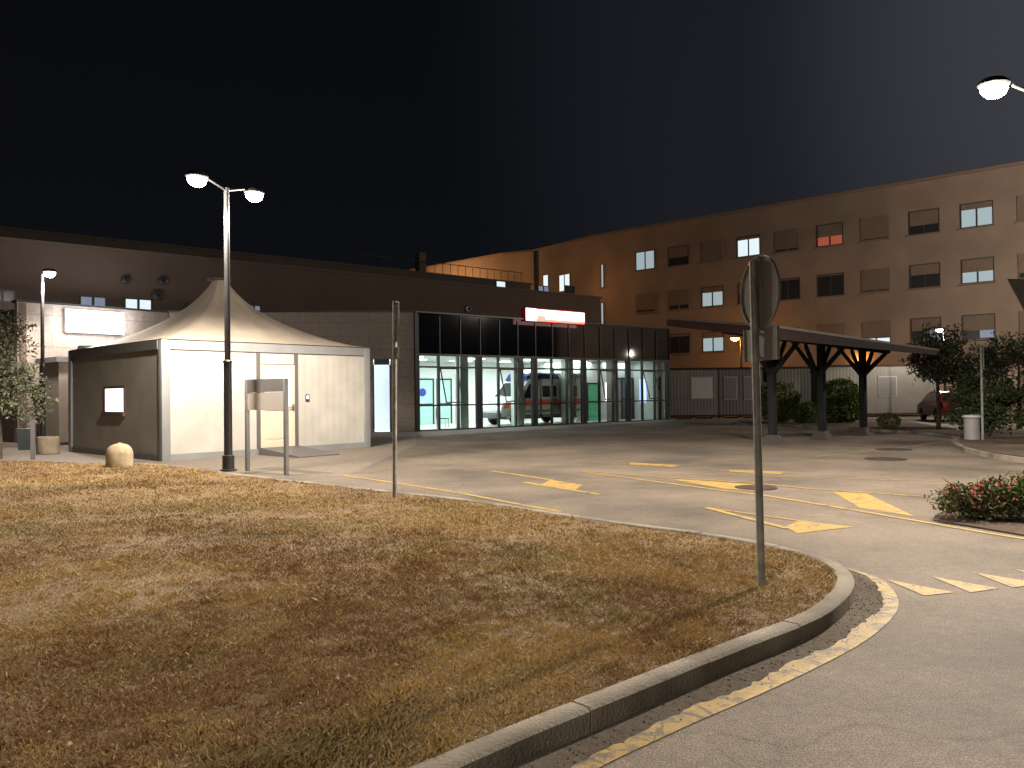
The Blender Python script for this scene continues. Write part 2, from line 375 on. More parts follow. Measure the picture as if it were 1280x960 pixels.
# kerb stones
ks = resample(kline, .98); kb = MB()
kd = [kline[0]]
fine = resample(kline, .14)
seg = 0
for i in range(0, len(fine)-7, 7):
    part = [tuple(p) for p in fine[i:i+8]]
    # leave a joint
    a = Vector(part[0]); b = Vector(part[1]); part[0] = tuple(a+(b-a)*.03)
    a = Vector(part[-1]); b = Vector(part[-2]); part[-1] = tuple(a+(b-a)*.03)
    jit = random.uniform(-.004, .004)
    o0 = offset_line(part, 0); o1 = offset_line(part, .018); o2 = offset_line(part, .12); o3 = offset_line(part, .132)
    prof = [(o0, -.02), (o0, LZ-.015+jit), (o1, LZ+jit), (o2, LZ+jit), (o3, LZ-.01+jit), (o3, -.02)]
    n = len(part); vs = []
    for ln, z in prof: vs += [(p[0], p[1], z) for p in ln]
    fs = [(k*n+j, k*n+j+1, (k+1)*n+j+1, (k+1)*n+j) for k in range(len(prof)-1) for j in range(n-1)]
    fs += [tuple(k*n for k in range(len(prof))), tuple(k*n+n-1 for k in range(len(prof)-1, -1, -1))]
    kb.add(vs, fs)
struct(kb.build('kerb', 'kerb'))
# gutter and yellow edge line
yl = catmull([tuple(G(x, y)[:2]) for x, y in [(640, 1010), (748, 951), (800, 926), (860, 898), (940, 863), (1000, 835), (1060, 804), (1096, 778), (1112, 757), (1108, 739), (1090, 722), (1056, 710)]], 10)
yl = resample(yl, .05)
wd = [(.040+.028*math.sin(min(1, i/len(yl)*1.0)*PI)) * (1 if i < len(yl)-12 else max(.15, (len(yl)-i)/12)) for i in range(len(yl))]
la, lb = [], []
for i, p in enumerate(yl):
    a = yl[max(i-1, 0)]; b = yl[min(i+1, len(yl)-1)]; t = (b-a).normalized(); nn = Vector((-t.y, t.x))
    w = wd[i]; la.append(tuple(p-nn*w)); lb.append(tuple(p+nn*(w*(1+.15*math.sin(i*.31)+.55*(random.random()-.6)))))
yb = MB(); ribbon(yb, la, lb, .0045)
gb = MB()
gk = [p for p in resample(kline, .06)]
# gutter grit: strip between kerb and the yellow line
ga, gb_ = [], []
for i, p in enumerate(yl):
    q = min(gk, key=lambda k: (k-p).length); ga.append(tuple(p)); gb_.append(tuple(q+(q-p).normalized()*.02))
ribbon(gb, ga, gb_, .002); struct(gb.build('gutter', 'gutter'))
struct(yb.build('yellow_edge_line', 'yellow_old'))
gr_ = MB()
for _ in range(420):
    i = random.randrange(len(ga)); f_ = random.random()**.8*.95; c = Vector(ga[i]).lerp(Vector(gb_[i]), f_); s_ = random.uniform(.003, .009)
    q5 = [(c.x+math.cos(t)*s_*random.uniform(.6, 1.3), c.y+math.sin(t)*s_*random.uniform(.6, 1.3), .003) for t in (0, 1.2, 2.5, 3.7, 5)]
    gr_.add(q5+[(c.x, c.y, .003+s_*.8)], [(k, (k+1) % 5, 5) for k in range(5)])
tag(gr_.build('gravel', mat('gutter_gravel', (.15, .12, .09), .9, .7, 14)), 'loose grit and small stones lying in the gutter along the kerb', 'gravel', kind='stuff')
# other yellow paint
yp = MB()
def pl(pts, w, z=.009):
    z = z*.5+.001
    q = [Vector(p) for p in P(*pts)]; a, b = [], []
    for i, p in enumerate(q):
        t = (q[min(i+1, len(q)-1)]-q[max(i-1, 0)]).normalized(); nn = Vector((-t.y, t.x)); a.append(tuple(p-nn*w/2)); b.append(tuple(p+nn*w/2))
    ribbon(yp, a, b, z)
def pg(*pts, z=.0045): q = P(*pts); yp.add([(p[0], p[1], z) for p in q], [tuple(range(len(q)))])
pg((688, 600), (728, 606), (717, 614), (674, 607)); pl([(614, 589), (650, 594), (690, 600.5)], .12, .011); pl([(656, 603), (676, 607)], .14, .012); pl([(716, 613), (749, 618.5)], .10, .011)
pg((981, 659), (1000, 651), (1067, 659), (997, 667)); pl([(883, 635), (940, 643), (1003, 652)], .06, .011); pl([(883, 635), (930, 647), (984, 661)], .10, .012)
pg((1041, 615), (1083, 617), (1144, 646), (1074, 635))
pl([(728, 590), (824, 603), (900, 613), (955, 619.5), (1067, 638), (1167, 655), (1242, 668), (1300, 677), (1420, 700)], .09, .011)
pl([(730, 589), (824, 596.5), (942, 604), (1010, 611), (1080, 616), (1167, 622), (1240, 627)], .08, .011)
pg((830, 598), (905, 603), (945, 606), (943, 614), (905, 611))
pg((786, 578), (850, 581.5), (840, 584), (788, 581)); pl([(736, 579), (790, 580.5), (911, 588.5), (1005, 592.5)], .07, .011)
pg((911, 587.5), (980, 590), (975, 593), (913, 590))
for t in [((1108, 725), (1194, 741), (1155, 745)), ((1164, 721), (1249, 736), (1213, 741)), ((1217, 716), (1304, 730), (1266, 735)), ((1269, 712), (1357, 725), (1320, 730)), ((1321, 708), (1408, 720), (1372, 725))]: pg(*t)
pl([(430, 595), (465, 599.5), (580, 617.5), (640, 629), (700, 640)], .10, .011)
struct(yp.build('road_markings', 'yellow'))
yp = MB()
pl([(1020, 571), (1138, 558.5), (1201, 548.5)], .16, .008); pl([(840, 592), (1100, 600), (1290, 604)], .06, .007); pl([(930, 552), (880, 556), (860, 560)], .05, .007)
struct(yp.build('faded_road_markings', 'faded'))
# paving around the tent and in front of the building
sheet('pavement', [P((0, 576), (80, 577), (199, 580), (290, 590), (430, 596), (520, 556), (521, 540), (300, 539), (80, 544), (-60, 552), (-220, 560), (-260, 575))], .004, 'paving')
sheet('entrance_apron', [P((521, 541), (838, 524), (846, 526), (530, 546))], .006, mat('apron_concrete', (.36, .33, .29), .85, .3, 2, .2, 40))

# manhole covers
for (px, py, r, lab) in [(945, 610, .34, 'dark round manhole cover inside the yellow wedge behind the tall signpost'), (1117, 562, .45, 'wide round manhole cover in the road right of the canopy'), (1107, 574, .45, 'round manhole cover nearer the camera of the two beyond the flower bed')]:
    p = G(px, py); mb = MB(); mb.lathe([(r, 0), (r, .008), (r-.03, .012), (r-.05, .010), (.05, .010)], 28)
    o = mb.build('manhole_cover', mat('cast_iron', (.06, .05, .045), .6, .3, 20, .5, 60)); o.location = (p.x, p.y, .007); tag(o, lab, 'manhole cover')

# ------------------------------------------------------------ grass
def in_poly(x, y, poly):
    ins = np.zeros(len(x), bool); n = len(poly); j = n-1
    for i in range(n):
        xi, yi = poly[i]; xj, yj = poly[j]
        c = ((yi > y) != (yj > y)); xx = (xj-xi)*(y-yi)/((yj-yi) if yj != yi else 1e-9)+xi
        ins ^= c & (x < xx); j = i
    return ins
def vnoise(x, y, s, seed):
    r = np.random.default_rng(seed).random((64, 64)); x = x*s; y = y*s
    xi = np.floor(x).astype(int); yi = np.floor(y).astype(int); fx = x-xi; fy = y-yi; fx = fx*fx*(3-2*fx); fy = fy*fy*(3-2*fy)
    g = lambda a, b: r[a % 64, b % 64]
    return (g(xi, yi)*(1-fx)+g(xi+1, yi)*fx)*(1-fy)+(g(xi, yi+1)*(1-fx)+g(xi+1, yi+1)*fx)*fy
def fbm(x, y, s, seed): return (vnoise(x, y, s, seed)+.5*vnoise(x, y, s*2.1, seed+1)+.25*vnoise(x, y, s*4.3, seed+2)+.125*vnoise(x, y, s*9, seed+3))/1.875
def make_grass():
    N = 1500000
    d = 1.9*(21/1.9)**rng.random(N); a = np.radians(rng.uniform(-37, 26, N))
    x = d*np.tan(a)*1.0; y = d
    k = in_poly(x, y, lawn); x, y, d = x[k], y[k], d[k]
    # clumping, plus scattered taller tufts
    nt_ = 1500; td = 2.0*(19/2.0)**rng.random(nt_); ta = np.radians(rng.uniform(-37, 26, nt_)); tx = td*np.tan(ta)
    ti = np.repeat(np.arange(nt_), rng.integers(8, 45, nt_)); sx = tx[ti]+rng.normal(0, 1, len(ti))*.022; sy = td[ti]+rng.normal(0, 1, len(ti))*.022
    kk = in_poly(sx, sy, lawn); sx, sy = sx[kk], sy[kk]; ntuft = len(sx)
    dens = fbm(x, y, 1.1, 3)*.55+fbm(x, y, 7, 9)*.45
    k = rng.random(len(x)) < np.clip((dens-.27)*3.0, .12, 1.); x, y, d, dens = x[k], y[k], d[k], dens[k]
    k = rng.random(len(x)) < .62; x, y, d, dens = x[k], y[k], d[k], dens[k]
    x = np.concatenate([x, sx]); y = np.concatenate([y, sy]); d = np.concatenate([d, sy]); dens = np.concatenate([dens, np.ones(ntuft)*.5]); n = len(x)
    h = rng.uniform(.004, .014, n)*(1+.5*dens)*(1+d*.06); w = rng.uniform(.0009, .0018, n)*(1+d*.22)
    tall = (fbm(x, y, 2.3, 33) > .60)&(rng.random(n) < .35); h[tall] *= 1.9; h[-ntuft:] = rng.uniform(.018, .045, ntuft)
    th = rng.uniform(0, 2*PI, n); lean = rng.uniform(.3, 1.7, n)*h; lean[-ntuft:] *= .45; la = rng.uniform(0, 2*PI, n)
    bx, by = np.cos(th)*w, np.sin(th)*w
    lx, ly = np.cos(la)*lean, np.sin(la)*lean
    z0 = np.full(n, LZ-.013)
    V = np.empty((n, 4, 3), np.float32)
    V[:, 0] = np.stack([x-bx, y-by, z0], 1); V[:, 1] = np.stack([x+bx, y+by, z0], 1)
    V[:, 2] = np.stack([x+lx*.4+bx*.7, y+ly*.4+by*.7, z0+h*.6], 1); V[:, 3] = np.stack([x+lx, y+ly, z0+h], 1)
    me = bpy.data.meshes.new('grass'); me.vertices.add(n*4); me.vertices.foreach_set('co', V.ravel())
    me.loops.add(n*6); idx = (np.arange(n)[:, None]*4+np.array([0, 1, 2, 0, 2, 3])[None]).astype(np.int32)
    me.loops.foreach_set('vertex_index', idx.ravel()); me.polygons.add(n*2)
    me.polygons.foreach_set('loop_start', np.arange(0, n*6, 3, dtype=np.int32))
    # colour by patch: straw, rust brown, green
    pn = fbm(x, y, .5, 21); pg_ = fbm(x, y, .9, 55); hf = fbm(x, y, 3.5, 77); rr = rng.random(n)
    straw = np.array([.49, .345, .145]); rust = np.array([.295, .18, .082]); grn = np.array([.25, .23, .09]); pale = np.array([.58, .44, .21])
    t = np.clip((pn-.44)*5+(hf-.5)*2.4+(rr-.5)*.7+.35, 0, 1)[:, None]
    c = rust*(1-t)+straw*t
    gm = (np.clip((pg_-.52)*5+(hf-.5)*2.0, 0, 1)*.75*(rr > .25))[:, None]; c = c*(1-gm)+grn*gm
    pm = (rng.random(n) < .06)[:, None]; c = np.where(pm, pale, c)
    c *= rng.uniform(.72, 1.15, n)[:, None]
    at = me.color_attributes.new('Col', 'FLOAT_COLOR', 'POINT')
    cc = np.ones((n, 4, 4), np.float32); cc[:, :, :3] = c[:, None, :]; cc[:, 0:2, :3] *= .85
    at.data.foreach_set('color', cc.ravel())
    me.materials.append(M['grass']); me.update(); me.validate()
    o = bpy.data.objects.new('grass', me); COL.objects.link(o)
    tag(o, 'dry patchy straw brown grass covering the lawn in the foreground', 'grass', kind='stuff')
make_grass()
# dry litter and pebbles on the lawn
def litter():
    mb = MB()
    for _ in range(420):
        d = 2.3*(14/2.3)**random.random(); a = math.radians(random.uniform(-34, 20)); x, y = d*math.tan(a), d
        if not in_poly(np.array([x]), np.array([y]), lawn)[0]: continue
        s = random.uniform(.006, .018); z = LZ-.008
        vs = [(x+math.cos(t)*s*random.uniform(.6, 1.3), y+math.sin(t)*s*random.uniform(.6, 1.3), z) for t in (0, 1.2, 2.5, 3.7, 5)]
        mb.add(vs+[(x, y, z+s*.7)], [(i, (i+1) % 5, 5) for i in range(5)])
    tag(mb.build('litter', mat('pale_litter', (.5, .42, .33), .8, .5, 9)), 'pale pebbles and dry leaf crumbs scattered over the lawn', 'litter', kind='stuff')
litter()

# ------------------------------------------------------------ foliage
def leaf_cloud(name, blobs, n, size, cols, parent, seed=1, aspect=.42, inner=.25, dense=False):
    r = np.random.default_rng(seed); P_, C_ = [], []
    tot = sum(b[3]*b[4]*b[5] for b in blobs)
    for (cx, cy, cz, rx, ry, rz) in blobs:
        k = int(n*(rx*ry*rz)/tot)+10
        v = r.normal(size=(k, 3)); v /= np.linalg.norm(v, axis=1)[:, None]
        rad = inner+(1-inner)*r.random(k)**.45
        if dense: rad = .80+.2*r.random(k)
        bump = 1+(.3 if dense else 1)*0+.28*(.25 if dense else 1)*np.sin(v[:, 0]*5+seed+cx)*np.sin(v[:, 1]*6+cz)+(.05 if dense else .16)*np.sin(v[:, 2]*9+cy)+(.04 if dense else .12)*r.normal(size=k)
        q = v*(rad*bump)[:, None]*np.array([rx, ry, rz])+np.array([cx, cy, cz]); P_.append(q)
    Pn = np.concatenate(P_); k = len(Pn)
    cl = np.sin(Pn[:, 0]*4.1+seed)*np.sin(Pn[:, 1]*3.7)*np.sin(Pn[:, 2]*4.6+1)
    keep = r.random(k) < np.clip((.9 if dense else .62)+cl*(.6 if dense else 1.1), .12, 1); Pn = Pn[keep]; k = len(Pn)
    Pn = Pn[Pn[:, 2] > .02]; k = len(Pn)
    a = r.normal(size=(k, 3)); a /= np.linalg.norm(a, axis=1)[:, None]
    b = np.cross(a, r.normal(size=(k, 3))); b /= np.linalg.norm(b, axis=1)[:, None]
    s = size*r.uniform(.6, 1.4, k)[:, None]
    V = np.stack([Pn-a*s, Pn+b*s*aspect, Pn+a*s, Pn-b*s*aspect], 1).astype(np.float32)
    me = bpy.data.meshes.new(name); me.vertices.add(k*4); me.vertices.foreach_set('co', V.ravel())
    me.loops.add(k*4); me.loops.foreach_set('vertex_index', np.arange(k*4, dtype=np.int32)); me.polygons.add(k)
    me.polygons.foreach_set('loop_start', np.arange(0, k*4, 4, dtype=np.int32))
    cols = np.array(cols); c = cols[r.integers(0, len(cols), k)]*r.uniform(.7, 1.3, k)[:, None]
    at = me.color_attributes.new('Col', 'FLOAT_COLOR', 'POINT'); cc = np.ones((k, 4, 4), np.float32); cc[:, :, :3] = c[:, None]
    at.data.foreach_set('color', cc.ravel()); me.materials.append(M['leaf']); me.update(); me.validate()
    o = bpy.data.objects.new(name, me); COL.objects.link(o); o.parent = parent; return o
def tree(name, loc, h, blobs, trunk_top, r0_, label, n, size, cols, seed, group=None, lean=(0, 0)):
    t = empty(name, loc, 0, label, 'tree', group)
    rr = random.Random(seed); tb = MB(); top = Vector((lean[0], lean[1], trunk_top))
    pts = [Vector((0, 0, -.05)), Vector((lean[0]*.3+.03, lean[1]*.3, trunk_top*.4)), top]
    tb.path(pts, [r0_, r0_*.8, r0_*.62], 10)
    for b in blobs:
        e = Vector(b[:3]); mid = (top+e)/2+Vector((rr.uniform(-.15, .15), rr.uniform(-.15, .15), .1))
        tb.path([top, mid, e], [r0_*.5, r0_*.3, r0_*.12], 7)
        for _ in range(4):
            q = e+Vector((rr.uniform(-1, 1)*b[3]*.7, rr.uniform(-1, 1)*b[4]*.7, rr.uniform(-.6, .8)*b[5])); tb.tube(mid.lerp(e, .6), q, r0_*.16, r0_*.05, 5)
    tb.build('trunk', 'bark', t); leaf_cloud('crown', blobs, n, size, cols, t, seed); return t
GR = [(.035, .052, .02), (.048, .07, .026), (.028, .042, .018), (.06, .078, .033)]
OL = [(.15, .16, .10), (.11, .125, .075), (.19, .20, .13), (.075, .085, .055)]
YG = [(.17, .24, .055), (.12, .18, .045), (.07, .11, .03)]
def shrub(name, loc, blobs, label, n, size, cols, seed, cat='shrub', stems=5, hh=.5, group=None):
    t = empty(name, loc, 0, label, cat, group); sb_ = MB(); rr = random.Random(seed)
    for i in range(stems):
        b = blobs[i % len(blobs)]; q = Vector((b[0]+rr.uniform(-.5, .5)*b[3], b[1]+rr.uniform(-.5, .5)*b[4], b[2]))
        sb_.path([Vector((rr.uniform(-.1, .1), rr.uniform(-.1, .1), -.03)), q*.6+Vector((0, 0, .05)), q], [.03, .022, .01], 6)
    sb_.build('stem', 'bark', t); leaf_cloud('foliage', blobs, n, size, cols, t, seed, dense=name in ('round_shrub', 'bushy_shrub', 'low_bush')); return t

# left olive tree
tree('olive_tree', (-13.9, 21.6, 0), 4, [(-.2, 0, 2.9, 1.1, 1.0, .95), (.35, -.1, 1.9, 1.05, .9, .75), (-.8, .2, 2.0, 1.1, .9, .9), (.75, 0, 1.25, .55, .5, .4), (.1, 0, 3.5, .7, .6, .5), (-1.2, 0, 1.3, .9, .7, .6)], 1.2, .12,
     'dark olive tree at the left edge in front of the stone wall', 15000, .055, OL, 3)
# right side trees
p = G(1173, 537, .1)
tree('small_tree', (p.x, p.y, .1), 4, [(.1, 0, 3.05, .95, .9, .7), (-.4, 0, 2.5, .7, .7, .55), (.7, 0, 2.4, .85, .8, .7), (1.0, .1, 1.7, .5, .5, .4), (0, 0, 2.2, .8, .8, .5)], 1.7, .09,
     'small loose crowned tree on a thin dark trunk in front of the red car', 11000, .07, OL+GR[:1], 5)
tree('small_tree', (19.3, 30.5, 0.1), 4, [(0, 0, 2.9, 1.4, 1, .6), (-1.0, 0, 2.4, .8, .8, .6), (.9, 0, 2.3, .9, .8, .7)], 1.3, .1,
     'pale leafed tree rising behind the big hedge at the right edge', 10000, .07, OL, 6)
shrub('round_shrub', (12.7, 38.2, .1), [(0, 0, 1.15, 1.02, 1.0, .78), (0, 0, .6, .85, .85, .6)], 'clipped dome shaped shrub behind the left canopy column', 20000, .055, [(.30, .34, .17), (.22, .27, .12), (.15, .19, .08)], 11, cat='shrub')
shrub('bushy_shrub', (15.0, 36.6, .1), [(0, 0, 1.15, 1.0, .9, .85), (-.3, 0, .6, 1.0, .9, .6), (.4, 0, .7, .7, .7, .7)], 'tall green shrub between the middle and right canopy columns', 18000, .06, YG, 12)
shrub('bushy_shrub', (13.25, 36.2, .1), [(0, 0, .45, .62, .55, .5), (.2, 0, .75, .35, .35, .25)], 'low green shrub just left of the middle canopy column', 8000, .045, YG, 13)
p = G(1111, 536, .1)
shrub('low_bush', (p.x, p.y, .1), [(0, 0, .3, .42, .42, .3)], 'small yellowish round bush right of the right canopy column', 2600, .035, [(.17, .16, .06), (.12, .12, .05)], 14)
shrub('hedge_bush', (14.6, 24.7, .1), [(0, 0, 1.1, .95, 1.0, .95), (-.25, 0, .6, .6, .7, .55)], 'large dark green hedge bush behind the grey post and bin', 14000, .06, GR, 15)
shrub('hedge_bush', (16.3, 23.9, .1), [(0, 0, 1.1, 1.25, 1.0, 1.0), (-.5, -.2, .6, .7, .6, .5)], 'large dark green hedge bush cut off by the right edge', 15000, .06, GR, 16)

# traffic islands
def island(name, pix, mname, z=.11, zp=.0):
    pts = catmull([tuple(G(x, y)[:2]) for x, y in pix], 6); return pts
isl = catmull([tuple(G(x, y)[:2]) for x, y in [(922, 531.5), (985, 534), (1034, 537), (1080, 539), (1113, 541), (1160, 544), (1195, 548), (1208, 549.5), (1205, 544), (1180, 537), (1120, 529), (1040, 525), (960, 525), (922, 528), (922, 531.5)]], 5)
def kerb_island(name, pts, soil):
    mb = MB(); mb.prism(pts[:-1], 0, .115); struct(mb.build(name+'_kerb', 'kerb'))
    c = Vector((sum(p[0] for p in pts)/len(pts), sum(p[1] for p in pts)/len(pts)))
    q = []
    for i, p in enumerate(pts[:-1]):
        v = Vector(p)-c; q.append(tuple(c+v*(1-.18/max(v.length, .4))))
    sheet(name, [q], .13, soil)
kerb_island('shrub_island', isl, 'bed')
isl2 = catmull([tuple(G(x, y)[:2]) for x, y in [(1189, 557), (1202, 564), (1235, 572), (1285, 580), (1400, 596), (1500, 590), (1500, 548), (1400, 543), (1280, 541), (1215, 545), (1195, 551), (1189, 557)]], 5)
kerb_island('hedge_island', isl2, 'bed')
bed = catmull([tuple(G(x, y)[:2]) for x, y in [(1167, 651), (1180, 654), (1215, 659.5), (1280, 670.5), (1400, 691), (1560, 690), (1500, 650), (1350, 632), (1250, 630), (1190, 638), (1170, 645), (1167, 651)]], 5)
mb = MB(); mb.prism(bed[:-1], -.01, .02); struct(mb.build('flower_bed', 'bed'))

# flowering bush
def flower_bush(loc, blobs, label, seed, nf, cols):
    t = empty('flowering_bush', loc, 0, label, 'bush', 'red flowering bushes in the bed on the right')
    sb_ = MB(); rr = random.Random(seed)
    for i in range(26):
        b = rr.choice(blobs); q = Vector((b[0]+rr.uniform(-1.05, 1.05)*b[3], b[1]+rr.uniform(-1, 1)*b[4], b[2]+rr.uniform(0, 1.7)*b[5]))
        sb_.path([Vector((b[0]*.4, b[1]*.4, -.03)), q*.55+Vector((0, 0, .08)), q], [.01, .006, .003], 5)
    sb_.build('stem', 'bark', t); leaf_cloud('foliage', blobs, 7000, .028, cols, t, seed, .38, .35)
    for i in range(nf):
        fb = MB(); b = rr.choice(blobs); a = rr.uniform(0, 2*PI); e = rr.uniform(0, 1)
        c = Vector((b[0]+math.cos(a)*b[3]*(1-.4*e), b[1]+math.sin(a)*b[4]*(1-.4*e), b[2]+b[5]*e*rr.uniform(.7, 1.15)))
        for k in range(rr.randint(8, 16)):
            q = c+Vector((rr.gauss(0, .014), rr.gauss(0, .014), rr.gauss(0, .01))); s = rr.uniform(.009, .017)
            v1 = Vector((rr.gauss(0, 1), rr.gauss(0, 1), rr.gauss(0, 1))).normalized()*s; v2 = v1.orthogonal().normalized()*s
            fb.add([q-v1, q+v2, q+v1, q-v2], [(0, 1, 2, 3)])
        fb.build('flower_cluster', 'flower', t, fix=False)
flower_bush((5.65, 9.75, .02), [(0, 0, .17, .44, .35, .17), (-.2, 0, .30, .22, .2, .12), (.22, .05, .34, .2, .2, .14)], 'leftmost low bush with dark leaves and many red flowers in the bed', 21, 46, [(.16, .18, .08), (.12, .16, .07), (.18, .11, .07), (.08, .11, .045)])
flower_bush((6.3, 9.7, .02), [(0, 0, .24, .45, .35, .24), (.1, .1, .42, .22, .22, .14), (-.1, -.1, .25, .3, .3, .2)], 'brighter green flowering bush at the right picture edge', 22, 30, YG+[(.13, .20, .06)])
flower_bush((7.2, 9.9, .02), [(0, 0, .22, .5, .35, .22)], 'flowering bush cut off by the right edge of the picture', 23, 30, YG)

# ------------------------------------------------------------ buildings
U = Vector((.765, .645, 0)).normalized(); ang = math.atan2(U.y, U.x)
F0 = Vector((-4.26, 35.2, 0)); BL = 17.5
bld = empty('entrance_pavilion', F0, ang, 'single storey emergency entrance with a lit glass front and pale stone side walls', 'building')
N_ = Vector((-U.y, U.x, 0))
# side stone walls (in pavilion-local coordinates)
def loc2(wx, wy): v = Vector((wx, wy, 0))-F0; return v.dot(U), v.dot(N_)
def wall_seg(name, a, b, z0, z1, th, m, parent, origin=True):
    """wall panel along a->b (world xy) with its own local frame so that its cladding runs along it"""
    A = Vector((a[0], a[1], 0)); B_ = Vector((b[0], b[1], 0)); d = (B_-A); L = d.length
    mb = MB().box(0, L, 0, th, z0, z1); o = mb.build(name, m, parent)
    la_ = loc2(*a); o.location = (la_[0], la_[1], 0); o.rotation_euler = (0, 0, math.atan2(d.y, d.x)-ang); return o, L
S2a = (-14.6, 34.1); S2b = (-4.30, 35.2); TZ = 5.25
o2 = (Vector(S2b)-Vector(S2a)); u2 = o2.normalized()
s_l, _ = W(466.5, 500, S2a, u2); s_r, _ = W(488.5, 500, S2a, u2); L2 = o2.length
stone = MB()
stone.box(0, s_l, 0, .4, 0, TZ); stone.box(s_r, L2, 0, .4, 0, TZ); stone.box(s_l, s_r, 0, .4, 3.2, TZ)
o = stone.build('stone_wall', 'stone', bld); l_ = loc2(*S2a); o.location = (l_[0], l_[1], 0); a2 = math.atan2(u2.y, u2.x)-ang; o.rotation_euler = (0, 0, a2)
cp = MB().box(-.05, L2+.05, -.04, .45, TZ, TZ+.08).build('coping', 'darkmetal', o)
# corridor behind the opening, its brightness put into self-glowing walls
dr = MB()
dr.add([(s_l-1.3, .4, 0.012), (s_r+.3, .4, .012), (s_r+.3, 3.4, .012), (s_l-1.3, 3.4, .012)], [(0, 1, 2, 3)])
dr.box(s_l-1.4, s_l-1.3, .41, 3.4, 0, 3.2); dr.box(s_r+.3, s_r+.4, .41, 3.4, 0, 3.2); dr.box(s_l-1.4, s_r+.4, 3.4, 3.5, 0, 3.2); dr.box(s_l-1.4, s_r+.4, .41, 3.5, 3.2, 3.3)
dro = dr.build('corridor', mat('glowing_corridor_wall', (.8, .82, .82), .6, .03, emis=(.92, 1, 1), es=.9), bld); dro.location = o.location; dro.rotation_euler = o.rotation_euler
cs = MB().box(s_l-1.3, s_r+.3, 3.37, 3.395, 1.0, 1.32).build('wall_stripe', 'cyan', dro)
cs = MB().box(s_l-1.3, s_r+.3, 3.36, 3.39, .28, .34).build('handrail', 'greymetal', dro)
fr = MB().box(s_l, s_l+.05, -.02, .1, 0, 2.95).box(s_r-.05, s_r, -.02, .1, 0, 2.95).box(s_l+.05, s_r-.05, -.02, .1, 2.95, 3.2).build('door_frame', 'darkmetal', dro)
# S1
d1 = (Vector((-14.6, 34.1))-Vector((-18.3, 29.6))); u1 = d1.normalized()
S1a = Vector((-18.3, 29.6)); 
o, L1 = wall_seg('stone_wall', tuple(S1a), (-14.62, 34.08), 0, TZ-.02, .4, 'stone', bld)
MB().box(-.05, L1, -.04, .45, TZ-.02, TZ+.06).build('coping', 'darkmetal', o)
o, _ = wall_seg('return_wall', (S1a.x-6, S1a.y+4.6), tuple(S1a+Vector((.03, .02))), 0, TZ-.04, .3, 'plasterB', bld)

# flat roof
poly = [loc2(*p) for p in [(S1a.x+.1, S1a.y+.3), (-14.5, 34.4), (-4.3, 35.5)]]+[(BL, .3), (BL, 6.8), (-20, 6.8)]
MB().prism(poly, TZ-.3, TZ-.05).build('roof', 'roofing', bld)
# curtain wall
zt = 3.4
up = MB().box(0, BL, -.02, .1, zt, TZ).build('dark_glass_band', 'curtain', bld)
bars = MB()
for i in range(16):
    x = .15+i*3.47/3; bars.box(x-.02, x+.02, -.07, -.022, zt+.05, TZ-.1)
bars.box(0, BL, -.10, .12, TZ, TZ+.06); bars.box(0, BL, -.08, -.021, zt-.05, zt+.05)
bars.build('upper_mullions', 'mullion', bld)
MB().box(-.02, .15, -.06, .2, 0, TZ).build('corner_post', 'darkmetal', bld)
MB().box(BL-.15, BL+.02, -.06, .2, 0, zt).box(BL-.02, BL+.02, -.07, .2, zt, TZ).build('corner_post', 'mullion', bld)
bw = 3.47
for i in range(5):
    x0 = .15+i*bw; x1 = x0+bw; pw = (bw-.24)/3
    fm = MB()
    xs = [x0+.02+pw*k for k in range(4)]
    for k, x in enumerate(xs):
        w = .035 if k in (0, 3) else .05
        fm.box(x-w, x+w, -.06, .06, 0, zt-.05)
    for z, t in ((.03, .03), (1.13, .035), (2.85, .04)):
        for k in range(3): fm.box(xs[k]+.05, xs[k+1]-.05, -.05, .05, z-t, z+t)
    w_ = fm.build('glazing_frame', 'mullion', bld)
    gp = MB()
    for k in range(3):
        for za, zb__ in ((2.89, zt-.05), (.06, 1.095)) + (((1.165, 2.81),) if k != 1 else ()):
            gp.add([(xs[k]+.05, 0, za), (xs[k+1]-.05, 0, za), (xs[k+1]-.05, 0, zb__), (xs[k]+.05, 0, zb__)], [(0, 1, 2, 3)])
    gp.build('pane', 'glass', w_)
    # tilted sash of the middle pane (hinged at the top, pushed outwards)
    sa = MB(); an = math.radians(16 if i != 3 else 12); Ls = 1.64
    a_, b_ = xs[1]+.05, xs[2]-.05
    def bar(xa, xb, s0, s1):
        q = lambda x, s_, dy: (x, -.05-math.sin(an)*s_+dy*math.cos(an), 2.81-math.cos(an)*s_+dy*math.sin(an)*-1)
        sa.hexa([q(xa, s1, -.02), q(xb, s1, -.02), q(xb, s1, .02), q(xa, s1, .02)], [q(xa, s0, -.02), q(xb, s0, -.02), q(xb, s0, .02), q(xa, s0, .02)])
    bar(a_, a_+.05, 0, Ls); bar(b_-.05, b_, 0, Ls); bar(a_+.05, b_-.05, 0, .05); bar(a_+.05, b_-.05, Ls-.05, Ls)
    so_ = sa.build('open_sash', 'mullion', bld)
    sg = MB(); q = lambda x, s_: (x, -.05-math.sin(an)*s_, 2.81-math.cos(an)*s_)
    sg.add([q(a_+.05, .05), q(b_-.05, .05), q(b_-.05, Ls-.05), q(a_+.05, Ls-.05)], [(0, 1, 2, 3)]); sg.build('pane', 'glass', so_)
    # pillar behind the bay joint and dark column in it
    if i < 4:
        MB().box(x1-.16, x1+.12, -.04, .14, 0, zt-.05).build('dark_column', 'darkmetal', bld)
    MB().box(x1-.75, x1-.28, .55, 1.0, .01, 3.4).build('pillar', 'pillar' if i != 3 else 'grey_plaster', bld)
